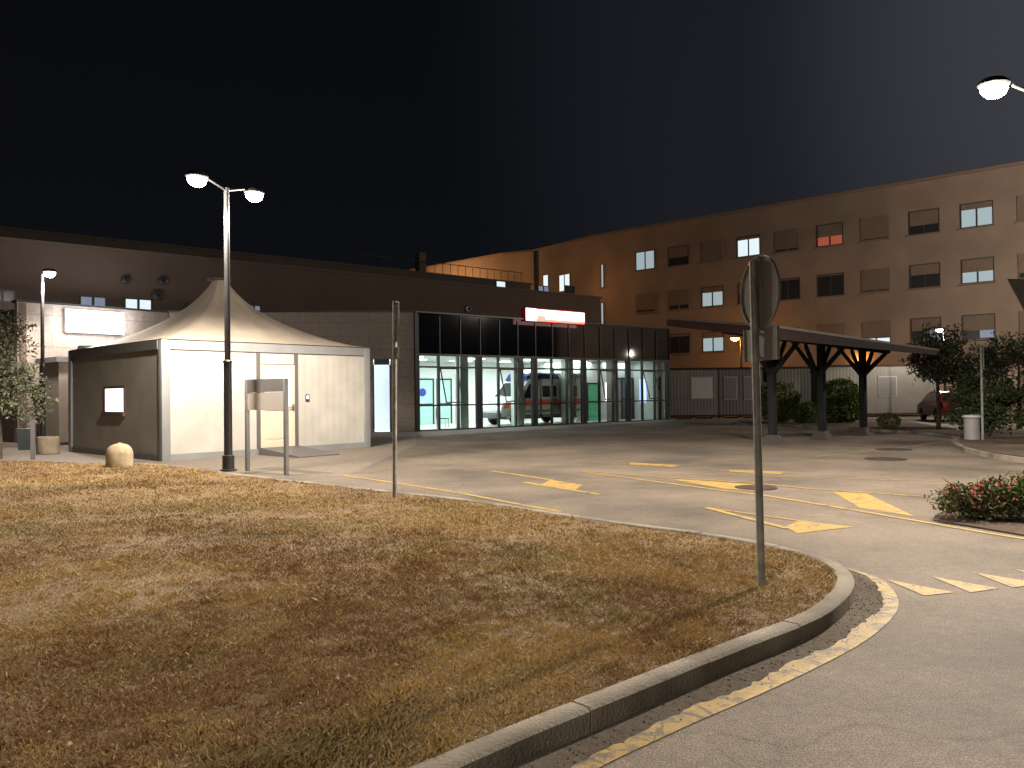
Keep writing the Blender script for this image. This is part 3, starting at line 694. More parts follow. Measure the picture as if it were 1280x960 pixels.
# interior
RY = 6.6
MB().add([(0.05, .12, .012), (BL-.05, .12, .012), (BL-.05, RY, .012), (.05, RY, .012)], [(0, 1, 2, 3)]).build('floor', 'floor_in', bld)
MB().box(0, BL, RY, RY+.15, 0, 3.6).box(BL-.12, BL, .2, RY, 0, 3.6).build('inner_wall', 'wall_in', bld)
MB().box(0.0, .12, .2, RY, 0, 3.6).box(.121, 1.9, 3.4, 3.5, 0, 3.6).build('side_wall', 'bluewall', bld)
MB().box(0.02, BL-.02, .13, RY-.01, 3.42, 3.5).build('ceiling', 'ceil', bld)
for (x, y, w, d) in [(1.2, 2.2, 1.2, .3), (2.9, 4.4, 1.2, .3), (5.2, 2.6, 1.3, .3), (6.2, 5.0, 1.3, .3), (8.6, 2.4, 1.3, .3), (9.3, 4.6, 1.3, .3), (12.6, 2.6, 1.3, .3), (13.2, 4.8, 1.3, .3), (15.9, 3, 1.3, .3)]:
    MB().box(x-w/2, x+w/2, y-d/2, y+d/2, 3.39, 3.418).build('ceiling_light', 'tube', bld)
def door(x0, x1, h, m, y=RY, mid=1.1, kind='door'):
    d = MB().box(x0, x0+.08, y-.08, y-.002, .012, h).box(x1-.08, x1, y-.08, y-.002, .012, h).box(x0+.08, x1-.08, y-.08, y-.002, h-.08, h).box(x0+.08, x1-.08, y-.07, y-.004, mid-.04, mid+.04).build(kind, 'darkmetal', bld)
    MB().box(x0+.08, x1-.08, y-.05, y-.005, .02, mid-.04).box(x0+.08, x1-.08, y-.05, y-.005, mid+.04, h-.08).build('leaf', m, d)
    return d
dd = door(4.1, 5.5, 2.5, 'tealdoor')
MB().lathe([(.22, 0), (.22, .02), (.0001, .02)], 24, (4.75, RY-.09, 1.75), 'y').build('round_notice', mat('blue_notice', (.03, .04, .30), .4), dd)
door(5.7, 6.7, 2.5, 'tealdoor')
# doors further right: find s on back wall from pixel
bp0 = F0+N_*RY
def sb(px, py=500): return W(px, py, bp0, U)[0]
SY = 2.6
MB().box(12.2, BL-.125, SY, SY+.1, 0.012, 3.41).build('inner_wall', 'wall_in', bld); MB().box(12.08, 12.199, SY, RY-.01, .012, 3.41).build('inner_wall', 'wall_in', bld)
RY_ = RY; RY = SY; bp0 = F0+N_*SY
def door(x0, x1, h, m, y=SY, mid=1.1, _d=door): return _d(x0, x1, h, m, y, mid)
for ya, yb_, mm in ((.5, 1.45, mat('smoked_glass_door', (.07, .09, .09), .2)),):
    d_ = MB().box(BL-.2, BL-.122, ya, ya+.07, .02, 2.5).box(BL-.2, BL-.122, yb_-.07, yb_, .02, 2.5).box(BL-.2, BL-.122, ya+.07, yb_-.07, 2.42, 2.5).build('door', 'darkmetal', bld)
    MB().box(BL-.17, BL-.123, ya+.07, yb_-.07, .02, 2.42).build('leaf', mm, d_)
door(sb(733), sb(748.5), 2.2, 'greendoor')
door(sb(766), sb(777), 2.5, 'grey_plaster'); door(BL-1.3, BL-.2, 2.5, mat('smoked_door', (.10, .12, .12), .3), mid=1.2)
MB().box(sb(757), sb(764), RY-.06, RY-.002, 1.1, 2.2).build('lit_noticeboard', 'signwhite', bld)
MB().box(sb(759), sb(763), RY-.09, RY-.062, 1.25, 1.6).build('notice', 'dark', bld)
MB().box(BL-.16, BL-.122, 1.6, 2.1, 1.0, 2.4).build('lit_noticeboard', mat('blue_screen', (.5, .6, .9), .4, 0, emis=(.45, .6, 1), es=.9), bld)
MB().box(.125, .16, 1.2, 2.0, 1.9, 2.9).build('yellow_poster', mat('yellow_poster', (.75, .68, .25), .5), bld)
MB().box(.125, .17, .9, 2.6, 1.82, 1.87).build('shelf', 'darkmetal', bld)
for x, pw_, c in [(2.0, 130, (.93, .97, 1)), (5.5, 150, (.93, 1, .98)), (9.2, 150, (.94, 1, .97)), (12.6, 130, (.90, 1, .94)), (15.8, 90, (.90, .98, 1))]:
    lo = light('ceiling_light_lamp', 'AREA', (0, 0, 0), pw_*1.3, c, shape='RECTANGLE', size=2.2, size_y=2.6)
    p_ = F0+U*x+N_*3.4; lo.location = (p_.x, p_.y, 3.36); lo.rotation_euler = (0, 0, ang)
# chair in bay 1
ch = empty('waiting_chair', F0+U*3.0+N_*2.2+Vector((0, 0, .012)), ang+.6, 'dark waiting chair inside the leftmost glass bay', 'chair')
MB().box(-.25, .25, -.25, .25, .42, .47, .01).build('seat', 'darkrim', ch); MB().box(-.25, .25, .22, .26, .5, .95, .01).build('backrest', 'darkrim', ch)
for sx in (-1, 1):
    for sy in (-1, 1): MB().tube((sx*.22, sy*.22, 0), (sx*.22, sy*.22, .43), .015, n=8).build('leg', 'greymetal', ch)

# illuminated signs
sg = empty('illuminated_sign', F0+U*0, ang, 'glowing white and red lightbox standing on top of the glass front', 'sign')
pf = F0-N_*.15
sl, zt1 = W(656, 384, pf, U); sr, zb1 = W(730, 406, pf, U); _, zb0 = W(656, 401, pf, U)
h_ = zt1-zb0; zc = (W(656, 384, pf, U)[1]+W(730, 391, pf, U)[1])/2; zb_ = (zb0+zb1)/2
MB().box(sl, sr, -.2, .15, zb_, zc).build('casing', 'redlight', sg)
sq = (zc-zb_)
MB().box(sl+.03, sl+sq*1.05, -.225, -.201, zb_+.03, zc-.02).build('white_square', 'signwhite', sg)
MB().box(sl+sq*1.10, sr-.03, -.225, -.201, zb_+.15, zc-.05).build('white_face', 'signwhite', sg)
MB().box(sl+sq*1.10, sr-.03, -.222, -.201, zb_+.03, zb_+.145).build('red_edge', 'signred', sg)
MB().box(sl+sq*1.15, sl+sq*2.0, -.235, -.226, zb_+.10, zb_+.30).build('red_patch', 'signred', sg)
for x in (sl+.4, sr-.4): MB().box(x-.04, x+.04, .16, .22, TZ+.06, zc-.1).build('bracket', 'darkmetal', sg)
RY = RY_
light('sign_glow', 'AREA', tuple(F0+U*((sl+sr)/2)-N_*.6+Vector((0, 0, (zb_+zc)/2))), 25, (1, .45, .4), shape='RECTANGLE', size=4.4, size_y=.9).rotation_euler = (PI/2, 0, ang)
# left sign on S1
a1 = math.atan2(u1.y, u1.x)
sg2 = empty('illuminated_sign', (S1a.x, S1a.y, 0), a1, 'overexposed white lightbox on the stone wall left of the tent', 'sign')
s0, z0a = W(78, 386, S1a, u1); s1, z1a = W(152, 419, S1a, u1); _, z0b = W(78, 416, S1a, u1); _, z1t = W(152, 391.5, S1a, u1)
zt_, zb2 = (z0a+z1t)/2, (z0b+z1a)/2
MB().box(s0, s1, -.25, -.002, zb2, zt_).build('casing', 'greymetal', sg2)
MB().box(s0+.03, s1-.03, -.275, -.251, zb2+.03, zt_-.03).build('white_face', 'signwhite', sg2)
MB().box(s1-.14, s1-.0, -.285, -.276, zt_-.45, zt_-.2).build('red_mark', 'signred', sg2); MB().box(s0, s0+.08, -.285, -.276, zt_-.6, zt_-.35).build('red_mark', 'signred', sg2)
nn1 = Vector((u1.y, -u1.x, 0)); q = Vector((S1a.x, S1a.y, 0))+Vector((u1.x, u1.y, 0))*((s0+s1)/2)+nn1*.6
light('sign_glow', 'AREA', (q.x, q.y, (zt_+zb2)/2), 120, (1, .95, .95), shape='RECTANGLE', size=2.6, size_y=1).rotation_euler = (PI/2, 0, a1)

# upper block B
b0 = F0+N_*7.0
blk = empty('upper_block', b0, ang, 'long dark brown flat roofed block rising behind the entrance pavilion', 'building')
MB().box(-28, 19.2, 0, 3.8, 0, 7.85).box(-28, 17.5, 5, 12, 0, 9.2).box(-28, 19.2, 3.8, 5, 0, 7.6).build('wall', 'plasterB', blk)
MB().box(-28.1, 19.3, -.08, .25, 7.85, 7.97).box(-28, 17.6, 4.92, 5.2, 9.2, 9.3).build('coping', 'roofing', blk)
def win(parent, s, z, w, h, y=0., panes='lit', openf=1.0, split=True, pane2=None):
    """window with frame, panes and a roller shutter lowered over the upper part"""
    fr_ = MB(); t = .06
    fr_.box(s-w/2, s-w/2+t, y-.05, y+.0, z, z+h).box(s+w/2-t, s+w/2, y-.05, y, z, z+h).box(s-w/2+t, s+w/2-t, y-.05, y, z, z+t).box(s-w/2+t, s+w/2-t, y-.05, y, z+h-t, z+h)
    if split and openf > .02: fr_.box(s-.05, s+.05, y-.05, y, z+t, z+t+(h-2*t)*min(openf, 1)-.001)
    o_ = fr_.build('window', 'winframe' if openf > .3 else 'shutter', parent)
    ztop = z+t+(h-2*t)*openf
    if openf > .02:
        if split:
            MB().box(s-w/2+t, s-.05, y-.03, y-.004, z+t, ztop).build('pane', panes, o_); MB().box(s+.05, s+w/2-t, y-.03, y-.004, z+t, ztop).build('pane', pane2 or panes, o_)
        else: MB().box(s-w/2+t, s+w/2-t, y-.03, y-.004, z+t, ztop).build('pane', panes, o_)
    if openf < .98: MB().box(s-w/2+t, s+w/2-t, y-.045, y-.002, max(ztop, z+t), z+h-t).build('roller_shutter', 'shutter', o_)
    MB().box(s-w/2-.08, s+w/2+.08, y-.12, y-.002, z-.07, z-.003).build('sill', 'sill', o_)
    return o_
def winpx(parent, p, u, rect, **k):
    s_0, z_1 = W(rect[0], rect[1], p, u); s_1, z_0 = W(rect[2], rect[3], p, u); s_m, z_0b = W(rect[0], rect[3], p, u); z_0 = (z_0+z_0b)/2; z_1 = (z_1+W(rect[2], rect[1], p, u)[1])/2
    return win(parent, (s_0+s_1)/2, z_0, s_1-s_0, z_1-z_0, **k)
winpx(blk, b0, U, (155, 373, 190, 389), panes='lit2'); winpx(blk, b0, U, (99, 370, 133, 386), panes='lit3', pane2='lit3')
winpx(blk, b0, U, (-14, 362, 19, 378), panes='dark'); winpx(blk, b0, U, (228, 377, 250, 389), panes='dark'); winpx(blk, b0, U, (308, 381, 326, 391), panes='lit3')
p2 = b0+N_*5
winpx(blk, p2, U, (619.5, 351, 632, 364), panes='lit2', y=5, split=False)
winpx(blk, p2, U, (672, 357, 686, 368), panes='lit3', y=5)
winpx(blk, p2, U, (705, 357, 718, 367), panes='dark', y=5)
# terrace railing
rl = MB()
for i in range(22): x = 4+i*.6; rl.tube((x, 4.95, 9.3), (x, 4.95, 9.95), .02, n=6)
rl.tube((4, 4.95, 9.95), (16.7, 4.95, 9.95), .025, n=6); rl.build('terrace_railing', 'darkmetal', blk)
MB().box(*(W(533, 330, p2, U)[0]-.25, W(533, 330, p2, U)[0]+.25), 5.4, 5.9, 9.3, 10.6).build('chimney', 'roofing', blk)
# wall dishes / switched-off flood lights
def dish(px, py, p, u, lab, r=.2):
    s_, z_ = W(px, py, p, u); q_ = Vector((p[0], p[1], 0))+Vector((u[0], u[1], 0))*s_
    t = empty('wall_fan', (q_.x, q_.y, z_), ang, lab, 'vent', 'dark round vents on the brown wall')
    MB().lathe([(r*.5, -.12), (r, -.10), (r, -.005), (r*.8, -.002)], 18, (0, 0, 0), 'y').build('casing', 'dark', t)
    MB().box(-.05, .05, -.3, -.12, -.05, .05).build('bracket', 'darkmetal', t)
dish(157, 350, b0, U, 'dark round vent highest left on the brown wall'); dish(203, 351, b0, U, 'dark round vent right of the highest left one'); dish(197, 369, b0, U, 'dark round vent low on the brown wall above the tent slope', .26); dish(585, 386, b0, U, 'dark round vent on the brown wall above the glass front', .22)

# hospital wing
hw = empty('hospital_wing', (7.35, 66.8, 0), math.atan2(-.662, .75), 'four storey orange brown hospital wing with rows of shuttered windows', 'building')
A0 = Vector((7.35, 66.8)); uA = Vector((.75, -.662)).normalized(); angA = math.atan2(uA.y, uA.x); hw.rotation_euler = (0, 0, angA)
nA = Vector((-uA.y, uA.x))
def locA(x, y): v = Vector((x, y))-A0; return v.dot(uA), v.dot(nA)
HZ = 14.7
e1 = A0+uA*46
foot = [locA(*p) for p in [(-22, 95.2), (-.75, 75), (2.2, 73.6)]]+[(0, 0), (46, 0), (46, 14), (-5, 22)]
MB().prism(foot, 0, HZ).build('wall', 'plaster', hw)
cpn = MB()
for i in range(4):
    a_ = Vector(foot[i]); b_ = Vector(foot[i+1]); t = (b_-a_).normalized(); n_ = Vector((t.y, -t.x))
    c = [a_+n_*.12, b_+n_*.12, b_-n_*.3, a_-n_*.3]; cpn.hexa([(q.x, q.y, HZ+.001*i) for q in c], [(q.x, q.y, HZ+.18+.003*i) for q in c])
cpn.build('coping', 'sill', hw)
cols_px = [807.5, 849, 891, 937, 985, 1039, 1095, 1157, 1223, 1296]
rows = [(11.40, 9), (8.0, 9), (4.6, 9), (1.2, 9)]
ss = [W(x, 380, A0, uA)[0] for x in cols_px]
st_ = {  # (row, col): (open fraction, pane, pane2)
 (0, 0): (1, 'lit', 'lit'), (0, 1): (.42, 'dark', None), (0, 2): (0, None, None), (0, 3): (.85, 'lit2', 'lit2'), (0, 4): (.08, 'dark', None), (0, 5): (.42, 'litred', 'litred'), (0, 6): (.04, 'dark', None), (0, 7): (.36, 'dark', None), (0, 8): (.75, 'lit', 'lit'), (0, 9): (0, None, None),
 (1, 0): (.1, 'dark', None), (1, 1): (.2, 'dark', None), (1, 2): (.72, 'lit', 'lit'), (1, 3): (.5, 'dark', None), (1, 4): (.95, 'dark', None), (1, 5): (.95, 'dark', None), (1, 6): (.05, 'dark', None), (1, 7): (.55, 'dark', None), (1, 8): (.45, 'lit', 'lit'), (1, 9): (.2, 'dark', None),
 (2, 0): (.9, 'dark', None), (2, 1): (.9, 'dark', None), (2, 2): (.7, 'lit', 'lit'), (2, 3): (.1, 'dark', None), (2, 4): (.0, 'dark', None), (2, 5): (.0, 'dark', None), (2, 6): (.22, 'lit2', 'lit2'), (2, 7): (.45, 'dark', 'lit3'), (2, 8): (.33, 'dark', 'lit3'), (2, 9): (.0, 'dark', None),
 (3, 7): (.0, 'dark', None), (3, 8): (.3, 'dark', None), (3, 9): (.3, 'dark', None)}
for (r_, c_), (of, p1, p2_) in st_.items():
    win(hw, ss[c_], rows[r_][0], 1.75, 1.5, openf=of, panes=p1 or 'dark', pane2=p2_)
# narrow lit stair windows near the corner
for (y0_, y1_) in ((330, 360), (378, 408)):
    s_, z1_ = W(753, y0_, A0, uA); _, z0_ = W(753, y1_, A0, uA); win(hw, s_, z0_, .3, z1_-z0_, panes='lit', split=False)
# left part of the wing: two lit windows
A2 = Vector((2.2, 73.6)); uB = (A0-A2).normalized(); aB = math.atan2(uB.y, uB.x)
sub = bpy.data.objects.new('stair_bay', None)
def winB(px0, py0, px1, py1, pane):
    s_0, z1_ = W(px0, py0, A2, uB); s_1, z0_ = W(px1, py1, A2, uB)
    o_ = win(hw, 0, z0_, s_1-s_0, z1_-z0_, panes=pane, split=(px1-px0 > 8)); q_ = A2+uB*((s_0+s_1)/2); lx, ly = locA(q_.x, q_.y)
    o_.location = (lx, ly, 0); o_.rotation_euler = (0, 0, aB-angA)
winB(679, 344, 686, 361, 'lit2'); winB(699, 344, 713, 363, 'lit2')
dp = MB().tube((0, 0, 8), (0, 0, HZ), .14, n=10); o_ = dp.build('downpipe', 'dark', hw); q_ = A2+uB*.25-Vector((.1, .1)); lx, ly = locA(q_.x, q_.y); o_.location = (lx, ly, 0)

# containers at the back
def container(x0, y0, x1, m, lab, top=3.05, windows=(), rz=0):
    L = x1-x0; t = empty('site_container', (x0, y0, 0), rz, lab, 'container', 'flat roofed containers behind the canopy')
    MB().box(0, L, 0, 2.6, .22, top-.12).build('panel_wall', m, t)
    MB().box(-.04, L+.04, -.05, 2.65, top-.12, top).box(-.02, L+.02, -.03, 2.62, .12, .22).build('roof_rim', 'fascia', t)
    for x in (.2, L/2, L-.2): MB().box(x-.15, x+.15, .1, .4, 0, .12).build('footing', 'concrete2', t)
    for (a, b, c, d, mm) in windows:
        w_ = MB().box(a, b, -.04, -.002, c, d).build('window', 'frame' if mm != 'poster' else 'greymetal', t); MB().box(a+.06, b-.06, -.055, -.041, c+.06, d-.06).build('pane', mm, w_)
    return t
container(9.45, 48.0, 12.35, 'container', 'light grey container next to the right end of the glass front', 3.05, [(1.25, 2.6, 1.15, 2.5, 'poster')])
container(12.45, 48.2, 15.2, 'container_d', 'dark container with two faint windows left of the tall signpost', 3.05, [(.3, 1.1, 1.1, 2.5, 'darkrim'), (1.5, 2.3, 1.1, 2.5, 'darkrim')])
container(15.3, 48.0, 18.4, 'container_d', 'dark container behind the tall green shrub', 3.05)
container(18.5, 47.2, 25.0, 'container', 'long grey container with a framed window left of the red car', 3.1, [(3.1, 4.2, 1.2, 2.4, 'darkrim')])

# ------------------------------------------------------------ canopy
C1 = G(966, 555); C3 = G(1079.5, 544); C2 = G(1028, 549.5)
uc = Vector((C3.x-C1.x, C3.y-C1.y, 0)).normalized(); wc = Vector((-uc.y, uc.x, 0)); angC = math.atan2(uc.y, uc.x)
cn = empty('parking_canopy', (C1.x, C1.y, 0), angC, 'open parking canopy with three columns and a red brown sloping roof edge', 'canopy')
def lc(v): w = Vector((v[0]-C1.x, v[1]-C1.y, 0)); return w.dot(uc), w.dot(wc)
tL, tR, wN, wF = -2.65, 8.45, -1.75, 1.9
zNL, zNR, zFL, zFR = 3.33, 3.03, 3.85, 3.55
def zr(t, w): a = (t-tL)/(tR-tL); b = (w-wN)/(wF-wN); return (zNL*(1-a)+zNR*a)*(1-b)+(zFL*(1-a)+zFR*a)*b
mb = MB(); th = .07
cor = [(tL, wN), (tR, wN), (tR, wF), (tL, wF)]
mb.hexa([(a, b, zr(a, b)-th) for a, b in cor], [(a, b, zr(a, b)) for a, b in cor]); mb.build('roof_sheet', 'sheet', cn)
fa = MB()
def fas(a, b, ta, tb, inw):
    (x0, y0), (x1, y1) = a, b; z0, z1 = zr(x0, y0)-th, zr(x1, y1)-th
    fa.hexa([(x0, y0, z0-ta), (x1, y1, z1-tb), (x1+inw[0], y1+inw[1], z1-tb), (x0+inw[0], y0+inw[1], z0-ta)], [(x0, y0, z0), (x1, y1, z1), (x1+inw[0], y1+inw[1], z1), (x0+inw[0], y0+inw[1], z0)])
fas((tL, wN+.01), (tR, wN+.01), .30, .16, (0, .05)); fas((tL+.01, wN+.07), (tL+.01, wF), .28, .2, (.05, 0)); fas((tR-.01, wN+.07), (tR-.01, wF), .16, .16, (-.05, 0)); fas((tL+.07, wF-.01), (tR-.07, wF-.01), .2, .16, (0, -.05))
fa.build('fascia', 'fascia', cn)
bm_ = MB()
zb = lambda t, w: zr(t, w)-th-.012
for w in (-1.1, 0, 1.2):
    d_ = .14 if w else .26
    bm_.hexa([(tL+.12, w-.08, zb(tL+.12, w)-d_), (tR-.12, w-.08, zb(tR-.12, w)-d_), (tR-.12, w+.08, zb(tR-.12, w)-d_), (tL+.12, w+.08, zb(tL+.12, w)-d_)],
             [(tL+.12, w-.08, zb(tL+.12, w-.08)), (tR-.12, w-.08, zb(tR-.12, w-.08)), (tR-.12, w+.08, zb(tR-.12, w-.08)), (tL+.12, w+.08, zb(tL+.12, w-.08))])
bm_.build('roof_beams', 'timber', cn)
for c in (C1, C2, C3):
    t_, w_ = lc(c); zt_c = zb(t_, 0)-.26
    cb = MB().box(t_-.11, t_+.11, w_-.10, w_+.10, .28, zt_c+.03, .01).build('column', 'timber', cn)
    ft = MB(); ft.hexa([(t_-.34, w_-.30, .0), (t_+.34, w_-.30, .0), (t_+.34, w_+.30, .0), (t_-.34, w_+.30, .0)], [(t_-.16, w_-.14, .28), (t_+.16, w_-.14, .28), (t_+.16, w_+.14, .28), (t_-.16, w_+.14, .28)])
    ft.build('footing', mat('dark_footing', (.05, .04, .038), .8, .2), cb)
    for sx in (-1, 1):
        MB().hexa([(t_+sx*.13, -.05, 2.05), (t_+sx*.13, .05, 2.05), (t_+sx*.13, .05, 2.25), (t_+sx*.13, -.05, 2.25)], [(t_+sx*.82, -.05, zt_c-.14+.02), (t_+sx*.82, .05, zt_c-.12+.02), (t_+sx*.82, .05, zt_c+.04), (t_+sx*.82, -.05, zt_c+.04)]).build('brace', 'timber', cn)
    for sw in (-1, 1):
        MB().hexa([(t_-.05, sw*.11, 2.1), (t_+.05, sw*.11, 2.1), (t_+.05, sw*.11, 2.3), (t_-.05, sw*.11, 2.3)], [(t_-.05, sw*1.0, zb(t_, sw)-.16), (t_+.05, sw*1.0, zb(t_, sw)-.16), (t_+.05, sw*1.0, zb(t_, sw)-.02), (t_-.05, sw*1.0, zb(t_, sw)-.02)]).build('arm', 'timber', cn)

# ------------------------------------------------------------ tent
T0 = Vector((-8.8, 20.1, 0)); aT = math.radians(47.5); TS = 6.5; TH = 3.08
tn = empty('medical_tent', T0, aT, 'white panelled cabin with a peaked membrane roof left of the entrance', 'tent')
fr_ = MB()
for (x, y) in ((0, 0), (TS, 0), (0, TS), (TS, TS)):
    fr_.box(x-(.0 if x == 0 else .22), x+(.22 if x == 0 else 0), y-(0 if y == 0 else .22), y+(.22 if y == 0 else 0), 0, TH, .012)
fr_.box(.22, TS-.22, .01, .2, TH-.24, TH-.003).box(.22, TS-.22, TS-.2, TS-.01, TH-.24, TH-.003).box(TS-.2, TS-.01, .22, TS-.22, TH-.24, TH-.003)
fr_.box(.22, TS-.22, .01, .2, .0, .17).box(TS-.2, TS-.01, .22, TS-.22, 0, .17)
fr_.build('frame', 'frame', tn)
MB().box(-.02, .2, .22, TS-.22, TH-.24, TH-.002).build('side_beam', 'darkrim', tn); MB().box(.01, .2, .22, TS-.22, .0, .15).build('side_beam', 'darkrim', tn)
pn = MB()
dx0, dx1 = 2.70, 3.88
for bx in ((.22, dx0-.06, .06, .12, .17, TH-.24), (dx1+.06, TS-.22, .06, .12, .17, TH-.24), (dx0+.05, dx1-.05, .06, .12, 2.52, TH-.24), (.22, TS-.22, TS-.12, TS-.06, .1, TH-.24)):
    MB().box(*bx).build('wall_panel', 'panel', tn)
wy0, wy1, wz0, wz1 = 2.45, 3.75, 1.24, 1.88
sp_ = MB().box(.06, .12, .22, wy0, .15, TH-.24).box(.06, .12, wy1, TS-.22, .15, TH-.24).box(.06, .12, wy0, wy1, .15, wz0).box(.06, .12, wy0, wy1, wz1, TH-.24)
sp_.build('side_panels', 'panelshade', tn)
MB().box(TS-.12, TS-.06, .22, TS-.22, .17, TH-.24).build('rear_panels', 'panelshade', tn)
jt = MB().box(dx0-.06, dx0+.05, .03, .14, .17, TH-.24).box(dx1-.05, dx1+.06, .03, .14, .17, TH-.24); jt.build('door_posts', 'darkrim', tn)
dr_ = MB(); a, b = dx0+.05, dx1-.05
dr_.box(a, a+.12, .03, .10, .19, 2.50).box(b-.12, b, .03, .10, .19, 2.50).box(a+.12, b-.12, .03, .10, 2.36, 2.50).box(a+.12, b-.12, .03, .10, 1.22, 1.36).box(a+.12, b-.12, .03, .10, .19, .34).box(a+.12, b-.12, .05, .09, .34, 1.22)
dr_.box(a+.18, b-.18, .04, .049, .42, 1.14)
do_ = dr_.build('door', 'pvc', tn)
MB().box(a+.12, b-.12, .055, .085, 1.36, 2.36).build('door_window', 'glow', do_)
MB().box(b-.085, b-.035, .0, .029, 1.2, 1.38).tube((b-.06, -.03, 1.29), (b-.2, -.03, 1.29), .012, n=8).tube((b-.06, -.03, 1.29), (b-.06, .03, 1.29), .012, n=8).build('door_handle', 'darkrim', do_)
MB().box(4.2, 4.32, .03, .058, 1.46, 1.66).build('keypad', mat('keypad', (.04, .04, .08), .4), tn); MB().box(4.225, 4.295, .022, .029, 1.53, 1.62).build('keypad_screen', 'glow', tn)
wf = MB().box(.03, .07, wy0-.07, wy0, wz0-.07, wz1+.07).box(.03, .07, wy1, wy1+.07, wz0-.07, wz1+.07).box(.03, .07, wy0, wy1, wz1, wz1+.07).box(-.03, .07, wy0-.1, wy1+.1, wz0-.12, wz0).build('window', mat('brown_window_frame', (.10, .065, .055), .5), tn)
MB().box(.055, .065, wy0, wy1, wz0, wz1).build('pane', 'glow', wf)
# membrane roof
me_ = MB(); na, nr = 96, 22; vs = []
for j in range(nr+1):
    r_ = 1-(1-.055)*j/nr
    for i in range(na):
        a_ = 2*PI*i/na; cx_, sy_ = math.cos(a_), math.sin(a_); sq_ = 1/max(abs(cx_), abs(sy_)); k = r_**.6
        R = (sq_*k+1.0*(1-k))*r_*TS/2
        rip = .024*math.sin(a_*16)*(1-r_)**1.2*(.3+r_)*2.2
        cr_ = .0
        q_ = (1-r_)/.945; z = TH+.02+1.72*q_**1.42+.40*q_**7 + rip*.6
        vs.append((TS/2+cx_*R*(1+rip*.3), TS/2+sy_*R*(1+rip*.3), z))
fs = [(j*na+i, j*na+(i+1) % na, (j+1)*na+(i+1) % na, (j+1)*na+i) for j in range(nr) for i in range(na)]
me_.add(vs, fs, True); me_.build('membrane_roof', 'membrane', tn)
MB().lathe([(.05, 0), (.34, .0), (.36, .02), (.35, .06), (.22, .09), (.05, .10)], 24, (TS/2, TS/2, TH+2.12)).build('roof_cap', 'darkrim', tn)
MB().tube((.35, TS-.5, TH-.02), (.35, TS-.5, TH+.14), .28, .22, 16).build('vent_cowl', 'greymetal', tn)
# ramp
rp = empty('access_ramp', T0, aT, 'dark steel ramp leading up to the tent door', 'ramp')
rm = MB(); rx0, rx1 = dx0+.0, dx1+.1
rm.hexa([(rx0, -1.9, .006), (rx1, -1.9, .006), (rx1, -.01, .006), (rx0, -.01, .006)], [(rx0, -1.9, .03), (rx1, -1.9, .03), (rx1, -.01, .19), (rx0, -.01, .19)]); rm.build('deck', 'ramp', rp)
MB().hexa([(rx0-.04, -1.9, .006), (rx0-.003, -1.9, .006), (rx0-.003, -.01, .006), (rx0-.04, -.01, .006)], [(rx0-.04, -1.9, .05), (rx0-.003, -1.9, .05), (rx0-.003, -.01, .21), (rx0-.04, -.01, .21)]).build('side_lip', 'darkrim', rp)
# cabin behind the tent, at its left
cb_ = empty('side_cabin', D(66, 500, 28.2)*1, aT, 'small beige cabin behind the left side of the tent', 'cabin'); cb_.location.z = 0
MB().box(0, 1.9, -.6, 1.4, .1, 2.9).build('wall', mat('beige_cabin', (.42, .37, .32), .7, .1), cb_); MB().box(-.1, 2.0, -.7, 1.5, 2.9, 3.08).build('roof', 'frame', cb_); MB().box(0.02, 1.88, -.58, 1.38, 0, .1).build('plinth', 'darkrim', cb_)

# ------------------------------------------------------------ street lamps
def bat_light(name, loc, power, col):
    l_ = light(name, 'POINT', loc, power, col, shadow_soft_size=.14)
    ld = l_.data; ld.use_nodes = True; n = ld.node_tree.nodes; k = ld.node_tree.links; em = n['Emission']
    g_ = n.new('ShaderNodeNewGeometry'); s_ = n.new('ShaderNodeSeparateXYZ'); k.new(g_.outputs['Incoming'], s_.inputs[0])
    ab = n.new('ShaderNodeMath'); ab.operation = 'MULTIPLY'; ab.inputs[1].default_value = SGN; k.new(s_.outputs['Z'], ab.inputs[0])
    mxx = n.new('ShaderNodeMath'); mxx.operation = 'MAXIMUM'; mxx.inputs[1].default_value = .32; k.new(ab.outputs[0], mxx.inputs[0])
    pw = n.new('ShaderNodeMath'); pw.operation = 'POWER'; pw.inputs[1].default_value = -1.35; k.new(mxx.outputs[0], pw.inputs[0])
    mr = n.new('ShaderNodeMapRange'); mr.interpolation_type = 'SMOOTHSTEP'; mr.inputs['From Min'].default_value = .17; mr.inputs['From Max'].default_value = .55
    mr.inputs['To Min'].default_value = .05; mr.inputs['To Max'].default_value = 1; k.new(ab.outputs[0], mr.inputs['Value'])
    mu = n.new('ShaderNodeMath'); mu.operation = 'MULTIPLY'; k.new(pw.outputs[0], mu.inputs[0]); k.new(mr.outputs[0], mu.inputs[1])
    k.new(mu.outputs[0], em.inputs['Strength']); return l_
def head(t, p, d, lens):
    """flat oval lamp head at p, arm direction d"""
    d = Vector(d).normalized(); a = math.atan2(d.y, d.x)
    hd = MB(); lz = MB()
    hd.lathe([(.05, .10), (.14, .085), (.19, .04), (.20, 0), (.18, -.02)], 24); lz.lathe([(.165, -.021), (.165, -.07), (.14, -.13), (.09, -.175), (.04, -.193), (.001, -.195)], 24)
    h_ = hd.build('lamp_head', 'polegrey', t); h_.location = p; h_.rotation_euler = (0, 0, a); h_.scale = (1.15, 1, 1)
    l_ = lz.build('lens', lens, h_); return h_
